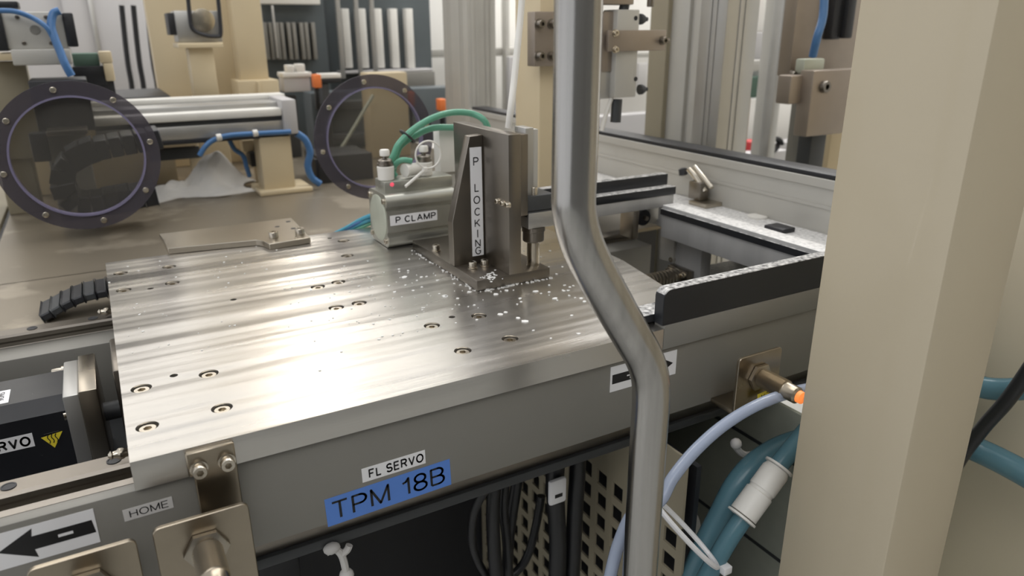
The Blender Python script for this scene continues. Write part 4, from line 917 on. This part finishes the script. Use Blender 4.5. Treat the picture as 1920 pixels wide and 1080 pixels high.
MB().box(0.29, 0.31, 1.12, 1.14, -0.05, 0.03, 0.001).build('stand', 'beige', jb)
# black cable chain seen through the port, black drive box
pc_ = [at(x, y, Y=0.86) for x, y in ((300, 256), (255, 264), (205, 273), (160, 284), (128, 305), (118, 335), (128, 365), (155, 380), (200, 376), (245, 368), (292, 360))]
chain('cable_chain', pc_, 0.07, 0.030, (0, 1, 0), 'black', 'black cable chain folded into a bend, seen through the smoked port')
db = thing('drive_box', at(120, 200, Y=0.95), 'tall black drive box seen above and through the smoked port', 'drive unit')
part(db, 'housing', 'black_clean', 62, 150, 172, 248, 0.95, 0.10)
part(db, 'lower_arm', 'black_clean', 58, 250, 92, 304, 0.92, 0.03)
part(db, 'clamp_rail', 'dark_steel', 86, 244, 165, 254, 0.90, 0.05)
MB().box(-0.06, 0.0, 0.96, 1.04, -0.05, 0.10, 0.002).build('stand', 'grey_paint', db)
# belt table behind
bt = thing('belt_table', at(220, 180, Y=1.30), 'black topped belt table behind the silver actuator and smoked port', 'table')
MB().box(-0.10, 0.155, 1.16, 1.40, 0.118, 0.132, 0.002).build('belt', 'black_clean', bt)
MB().box(-0.10, 0.15, 1.22, 1.39, -0.05, 0.118, 0.002).build('frame', 'beige', bt)
# gearbox at upper left
gb = thing('gearbox', at(65, 70, Y=1.0), 'pale grey gearbox with black end plates and blue hose, standing over the port', 'gearbox')
part(gb, 'housing', 'alu_matt', 8, 22, 122, 92, 1.0, 0.08)
part(gb, 'end_plate', 'black_clean', 122, 24, 142, 88, 0.995, 0.08); part(gb, 'end_plate', 'black_clean', -14, 18, 8, 96, 0.995, 0.08)
part(gb, 'lower_plate', 'alu_matt', 22, 92, 134, 122, 0.985, 0.10)
part(gb, 'shelf', 'beige', -30, 100, 24, 114, 1.0, 0.10)
part(gb, 'top_block', 'black_clean', -5, 2, 34, 16, 1.01, 0.05)
for px, py in ((32, 32), (86, 32), (45, 81), (96, 81)): q = at(px, py, Y=1.0); shcs((q.x, 1.0, q.z), (0, -1, 0), 0.0032, 0.002, False).build('socket_bolt', 'dark_steel', gb)
q = at(66, 56, Y=1.0); MB().lathe(q, (0, -1, 0), [(0.0075, 0), (0.007, 0.0012)], 18).build('plug', 'grey_paint', gb)
part(gb, 'pillar', 'beige_dark', -40, 116, 66, 300, 1.05, 0.06); MB().box(-0.14, -0.09, 1.06, 1.12, -0.05, 0.2, 0.002).build('pillar', 'beige_dark', gb)
pxtube('blue_hose', [(112, 20, 0.985), (100, 26, 0.985), (96, 48, 0.98), (102, 70, 0.975), (112, 95, 0.97), (122, 120, 0.965), (134, 142, 0.965)], 0.0062, 'blue_hose', 'blue hose hanging down the front of the pale gearbox', 'hose', 'blue hoses on the gearbox')
pxtube('blue_hose', [(0, 20, 0.985), (30, 22, 0.98), (62, 34, 0.98), (86, 50, 0.975), (98, 68, 0.975)], 0.004, 'blue_hose', 'thin blue hose draped across the pale gearbox', 'hose', 'blue hoses on the gearbox')
bx2 = thing('tool_post', at(165, 130, Y=1.1), 'dark post block with green cloth on top and a cream stub, beside the gearbox', 'post')
part(bx2, 'block', 'black_clean', 138, 124, 198, 160, 1.12, 0.06); part(bx2, 'cloth', 'tarp', 136, 100, 186, 125, 1.13, 0.05)
part(bx2, 'stub', 'beige', 186, 96, 210, 118, 1.11, 0.03); part(bx2, 'stub', 'beige', 196, 118, 214, 152, 1.11, 0.03)
MB().box(0.0, 0.06, 1.125, 1.155, 0.132, 0.17, 0.001).build('foot', 'black_clean', bx2)
# cream columns
wcol = thing('machine_wall', at(350, 100, Y=1.42), 'wide cream machine wall behind the pedestal arm, upper left', 'machine frame')
a = at(270, 0, Y=1.42); b_ = at(297, 185, Y=1.42); c_ = at(432, 0, Y=1.42)
MB().box(a.x, c_.x + 0.05, 1.42, 1.46, -0.05, 0.60, 0.003).build('plate', 'beige', wcol)
a = at(432, 0, Y=1.36); c_ = at(488, 0, Y=1.36)
fc = thing('machine_frame_post', at(460, 100, Y=1.36), 'cream frame post with stepped foot, left of the dark racks', 'machine frame')
MB().box(a.x, c_.x, 1.36, 1.46, -0.05, 0.60, 0.003).build('post', 'beige', fc)
MB().box(a.x - 0.012, c_.x + 0.016, 1.335, 1.46, -0.05, 0.145, 0.003).build('foot', 'beige', fc)
MB().box(a.x + 0.03, a.x + 0.036, 1.325, 1.335, -0.05, 0.142, 0.001).build('rib', 'beige', fc)
# camera head on cream stand
hd = thing('vision_head', at(375, 60, Y=1.2), 'silver sensor head with black guard ring on a cream stand', 'machine head')
part(hd, 'top_plate', 'beige', 334, 80, 419, 90, 1.18, 0.10)
part(hd, 'stand', 'beige', 360, 90, 406, 192, 1.20, 0.05)
MB().box(0.20, 0.26, 1.215, 1.25, -0.05, 0.12, 0.002).build('stand', 'beige', hd)
part(hd, 'body', 'alu', 330, 20, 414, 79, 1.20, 0.07); part(hd, 'side_cover', 'black_clean', 316, 24, 331, 66, 1.205, 0.06)
q0 = [at(x, y, Y=1.19) for x, y in ((352, -10), (356, 30), (362, 55), (385, 66), (408, 68), (414, 62), (411, 20), (408, -10))]
MB().tube(q0, 0.004, 8, 4).build('guard_ring', 'black_clean', hd)
q = at(380, 38, Y=1.2); MB().lathe(q, (0, -1, 0), [(0.022, 0), (0.022, 0.006), (0.012, 0.008)], 24).build('lens', 'bright_steel', hd)
# dark racks with pale slats
def rack(name, x0p, x1p, y0p, y1p, Y, slats, sw, sy0, sy1, label, m):
    r = thing(name, at((x0p + x1p) / 2, y1p, Y=Y), label, 'machine rack')
    a = at(x0p, (y0p + y1p) / 2, Y=Y); b_ = at(x1p, (y0p + y1p) / 2, Y=Y); t_ = at((x0p + x1p) / 2, y0p, Y=Y); u_ = at((x0p + x1p) / 2, y1p, Y=Y)
    MB().box(a.x, b_.x, Y, Y + 0.06, -0.05, t_.z + 0.25, 0.002).build('back_panel', 'cabinet_dark', r)
    for px in slats:
        l = at(px, 80, Y=Y - 0.03); h0 = at(px, sy1, Y=Y - 0.03).z; h1 = at(px, sy0, Y=Y - 0.03).z
        MB().box(l.x, l.x + sw, Y - 0.03, Y, h0, h1, 0.002).build('slat', m, r)
    return r, u_
r1, _ = rack('slat_rack', 487, 612, 5, 120, 1.70, (497, 507, 519, 528, 541, 551, 565, 574, 587), 0.010, 42, 112, 'dark rack with thin grey upright slats beside the cream post', 'grey_paint')
part(r1, 'top_light_bar', 'white', 488, -14, 600, 8, 1.66, 0.03)
for px in (493, 516): q = at(px, 80, Y=1.66); q1 = at(px, 10, Y=1.66).z; MB().box(q.x, q.x + 0.006, 1.66, 1.665, q.z - 0.04, q1, 0.001).build('rod', 'alu', r1)
r2, _ = rack('slat_rack', 612, 808, -5, 135, 1.75, (645, 676, 706, 735, 764), 0.022, 16, 128, 'dark rack with five broad white upright slats', 'white')
for px in (634, 668, 697): q = at(px, 60, Y=1.68); MB().box(q.x, q.x + 0.012, 1.68, 1.69, 0.12, 0.55, 0.001).build('rod', 'alu', r2)
part(r2, 'sill', 'cabinet_grey', 640, 131, 812, 136, 1.70, 0.05); part(r2, 'lower_panel', 'grey_paint', 690, 136, 816, 165, 1.69, 0.06)
# grey unit with cables, orange connectors
gu = thing('junction_box', at(556, 145, Y=1.4), 'small grey junction box below the thin slat rack', 'junction box')
part(gu, 'box', 'cabinet_grey', 532, 144, 582, 172, 1.40, 0.05); part(gu, 'lid', 'white', 530, 136, 585, 145, 1.395, 0.06); part(gu, 'connector', 'white', 538, 122, 552, 136, 1.40, 0.03); part(gu, 'connector', 'white', 556, 120, 572, 136, 1.40, 0.03)
MB().box(0.43, 0.46, 1.42, 1.44, -0.05, 0.1, 0.001).build('stand', 'dark_grey', gu)
for (a4, lab) in (((590, 140, 603, 165), 'orange connector beside the grey junction box'), ((826, 186, 838, 208), 'orange connector low in front of the grey corner post'), ((768, 172, 778, 200), 'orange connector seen at the rim of the second port')):
    oc = thing('connector', at(a4[0], a4[3], Y=1.35), lab, 'connector', 'orange connectors'); part(oc, 'plug', 'orange', *a4, 1.35, 0.03); part(oc, 'cable', 'cable', a4[0] + 3, a4[3], a4[2] - 3, a4[3] + 40, 1.36, 0.015)
wl = thing('terminal_strip', at(630, 145, Y=1.45), 'pale terminal strip running left of the broad slat rack', 'terminal strip'); part(wl, 'strip', 'white', 600, 138, 640, 147, 1.45, 0.04); part(wl, 'strip_base', 'black_clean', 600, 147, 640, 156, 1.45, 0.04); part(wl, 'stand', 'dark_grey', 610, 156, 624, 330, 1.455, 0.03)
# behind the second port: dark machine, cream post, slanting rod, low dark block
dm = thing('dark_machine', at(690, 250, Y=1.5), 'dark machine housing behind the second port', 'machine')
part(dm, 'housing', 'cabinet_dark', 590, 168, 880, 345, 1.50, 0.08)
part(dm, 'upper_bar', 'dark_grey', 600, 190, 700, 205, 1.46, 0.04); part(dm, 'mid_bar', 'dark_grey', 600, 250, 720, 262, 1.46, 0.04)
cpst = thing('machine_frame_post', at(735, 250, Y=1.3), 'cream frame post seen through the second port', 'machine frame')
a = at(696, 230, Y=1.30); b_ = at(768, 230, Y=1.30); MB().box(a.x, b_.x, 1.30, 1.36, -0.05, at(730, 136, Y=1.30).z, 0.003).build('post', 'beige', cpst)
pxtube('pale_rod', [(613, 320, 1.28), (650, 262, 1.28), (700, 178, 1.28)], 0.004, 'cap', 'thin pale rod slanting across the second port', 'rod', smooth=False)
lk = thing('low_block', at(650, 340, Y=1.0), 'low dark block on the deck behind the second port', 'block'); part(lk, 'block', 'black_clean', 600, 290, 700, 350, 1.05, 0.12)
MB().box(0.40, 0.46, 1.06, 1.14, -0.05, 0.0, 0.002).build('foot', 'black_clean', lk)
# grey cabinet at the far left
gc = thing('electrical_cabinet', at(200, 100, Y=2.35), 'pale grey electrical cabinet in the far upper left', 'cabinet')
part(gc, 'body', 'cabinet_grey', -60, -60, 300, 400, 2.35, 0.3)
part(gc, 'door', 'cabinet_grey', 185, -30, 240, 190, 2.33, 0.02); part(gc, 'door', 'cabinet_grey', 130, -30, 182, 190, 2.33, 0.02); part(gc, 'door_edge', 'alu', 178, -30, 188, 190, 2.32, 0.01)
for k, px in enumerate((240, 262, 288)):
    pxtube('power_cable', [(px - 12, 10, 2.2), (px - 6, 70, 2.2), (px, 120, 2.2), (px + 8, 170, 2.2), (px + 8, 230, 2.2)], 0.008, 'cable', ['black cable hanging nearest the grey cabinet door', 'black cable in the middle of the far hanging trio', 'black cable hanging against the cream machine wall'][k], 'cable', 'far hanging cables')

# ================================================================== BEYOND THE SIDE WINDOW
def xb(px0, py0, px1, py1, t, dep, bev=0.003):
    """box whose camera-facing corner region spans the pixels at optical depth t, sides along the world axes"""
    c0 = at((px0 + px1) / 2, (py0 + py1) / 2, t=t); l = at(px0, (py0 + py1) / 2, Y=c0.y); r = at(px1, (py0 + py1) / 2, Y=c0.y)
    a = at((px0 + px1) / 2, py1, Y=c0.y); b_ = at((px0 + px1) / 2, py0, Y=c0.y)
    return l.x, r.x, c0.y, c0.y + dep, a.z, b_.z, bev
def xpart(root, name, m, *a): return MB().box(*xb(*a)).build(name, m, root)
# white partition frames outside
pf_ = thing('partition', at(960, 200, t=2.6), 'white panelled partition with grey frame beyond the tall bracket', 'partition')
xpart(pf_, 'panel', 'paint_white', 800, -30, 1060, 250, 2.7, 0.03)
xpart(pf_, 'lower_panel', 'cabinet_grey', 955, 105, 1060, 250, 2.6, 0.02)
xpart(pf_, 'cross_bar', 'alu_matt', 800, 90, 1060, 105, 2.55, 0.03)
xpart(pf_, 'upright', 'dark_grey', 904, -40, 911, 260, 2.5, 0.02); xpart(pf_, 'upright', 'alu_matt', 911, -40, 928, 260, 2.5, 0.04)
xpart(pf_, 'inner_upright', 'alu_matt', 948, -40, 956, 250, 2.55, 0.03)
MB().box(1.6, 2.3, 2.0, 2.3, -0.85, -0.2).build('base', 'cabinet_grey', pf_)
pw = thing('white_cabinet', at(1220, 150, t=2.4), 'bright white cabinet with grey lower half beyond the side window', 'cabinet')
xpart(pw, 'upper_door', 'paint_white', 1120, -40, 1300, 212, 2.45, 0.03); xpart(pw, 'lower_body', 'cabinet_grey', 1110, 212, 1320, 520, 2.44, 0.05)
xpart(pw, 'cross_bar', 'alu_matt', 1110, 98, 1290, 108, 2.38, 0.03); xpart(pw, 'notice', 'label_grey', 1196, 118, 1214, 172, 2.40, 0.01)
gp = thing('frame_post', at(1340, 150, t=1.25), 'broad grooved aluminium frame post beyond the side window', 'post')
def prof_px(root, name, m, px0, px1, t, dep):
    c0 = at((px0 + px1) / 2, 100, t=t); l = at(px0, 100, Y=c0.y); r = at(px1, 100, Y=c0.y)
    return MB().box(l.x, r.x, c0.y, c0.y + dep, -0.85, 0.9, 0.003).build(name, m, root)
prof_px(gp, 'flat_side', 'beige_dark', 1248, 1290, 1.36, 0.05); prof_px(gp, 'rib', 'alu_matt', 1288, 1310, 1.32, 0.05); prof_px(gp, 'rib', 'alu_matt', 1313, 1331, 1.30, 0.05); prof_px(gp, 'groove', 'dark_grey', 1329, 1336, 1.30, 0.03)
prof_px(gp, 'rib', 'alu_matt', 1335, 1357, 1.27, 0.05); prof_px(gp, 'face', 'alu', 1356, 1384, 1.25, 0.05)
w2 = thing('white_cabinet', at(1450, 150, t=2.2), 'white cabinet behind the thin frame posts, near the brown actuator', 'cabinet')
xpart(w2, 'upper_door', 'paint_white', 1380, -40, 1610, 60, 2.25, 0.03); xpart(w2, 'middle_door', 'cabinet_grey', 1380, 60, 1610, 140, 2.24, 0.03); xpart(w2, 'lower_door', 'paint_white', 1380, 180, 1610, 262, 2.24, 0.03); xpart(w2, 'base', 'cabinet_grey', 1380, 262, 1650, 560, 2.24, 0.05)
xpart(w2, 'cross_bar', 'alu_matt', 1380, 112, 1500, 132, 2.1, 0.03); xpart(w2, 'shelf', 'tarp', 1380, 140, 1610, 180, 2.25, 0.03)
tp = thing('frame_post', at(1450, 150, t=1.7), 'thin double aluminium post between the broad post and brown actuator', 'post')
prof_px(tp, 'rib', 'alu_matt', 1444, 1460, 1.72, 0.03); prof_px(tp, 'rib', 'alu', 1460, 1474, 1.68, 0.03)
sp2 = thing('frame_post', at(1400, 150, t=1.5), 'slim grey rod post right behind the broad aluminium post', 'post'); prof_px(sp2, 'rod', 'grey_paint', 1388, 1404, 1.55, 0.02); xpart(sp2, 'sleeve', 'brown', 1376, 182, 1402, 330, 1.5, 0.03)
ba = thing('lift_actuator', at(1530, 150, t=1.3), 'brown grey lift actuator plate beyond the side window beside the column', 'machine head')
xpart(ba, 'back_plate', 'brown', 1492, -60, 1640, 140, 1.35, 0.03); xpart(ba, 'front_plate', 'brown', 1482, 138, 1640, 190, 1.30, 0.03); xpart(ba, 'lower_plate', 'brown', 1520, 130, 1640, 250, 1.29, 0.03)
xpart(ba, 'clamp_nut', 'cap', 1508, 110, 1546, 138, 1.27, 0.02); xpart(ba, 'slot', 'black_clean', 1592, -40, 1606, 72, 1.32, 0.02); xpart(ba, 'slot', 'black_clean', 1566, -40, 1584, 74, 1.32, 0.02)
xpart(ba, 'rod', 'dark_grey', 1520, 222, 1548, 330, 1.32, 0.03); xpart(ba, 'sleeve', 'grey_paint', 1500, 195, 1520, 330, 1.34, 0.03)
for px, py in ((1485, 140), (1510, 140), (1480, 184), (1505, 184)): q = at(px, py, t=1.28); shcs(q, (0, -1, 0), 0.006, 0.008).build('socket_bolt', 'dark_steel', ba)
q = at(1537, 162, t=1.26); shcs(q, (0, -1, 0), 0.010, 0.016).build('knob', 'dark_steel', ba)
pxt = MB(); pxt.tube([at(1546, -30, t=1.22), at(1543, 30, t=1.22), at(1532, 70, t=1.22), at(1524, 105, t=1.24)], 0.007, 10, 4)
tag(pxt.build('blue_hose', 'blue_hose'), 'blue hose dropping to the brown lift actuator plate', 'hose')
cb = thing('cream_box', at(1570, 270, t=1.6), 'cream machine box low beyond the side window next to the column', 'box'); xpart(cb, 'body', 'beige', 1548, 245, 1650, 420, 1.5, 0.1)
rb = thing('red_box', at(1416, 275, t=1.9), 'small red box on the far bench beyond the side window', 'box'); xpart(rb, 'body', 'red', 1406, 265, 1429, 286, 1.9, 0.04); xpart(rb, 'stand', 'cabinet_grey', 1400, 286, 1470, 420, 1.9, 0.05)
bk = thing('cable_coil', at(1455, 275, t=1.85), 'dark coiled lead beside the small red box', 'cable coil')
mb = MB(); q = at(1454, 273, t=1.85); mb.tube([q + V((0.025 * math.cos(a) , 0.002 * a, 0.018 * math.sin(a))) for a in [k * 0.6 for k in range(22)]], 0.005, 8, 2); mb.build('coil', 'cable', bk)
rt = thing('red_marker', at(1422, 3, t=2.1), 'tiny red marker high on the white cabinet door', 'marker'); xpart(rt, 'marker', 'red', 1418, -6, 1425, 8, 2.15, 0.02)
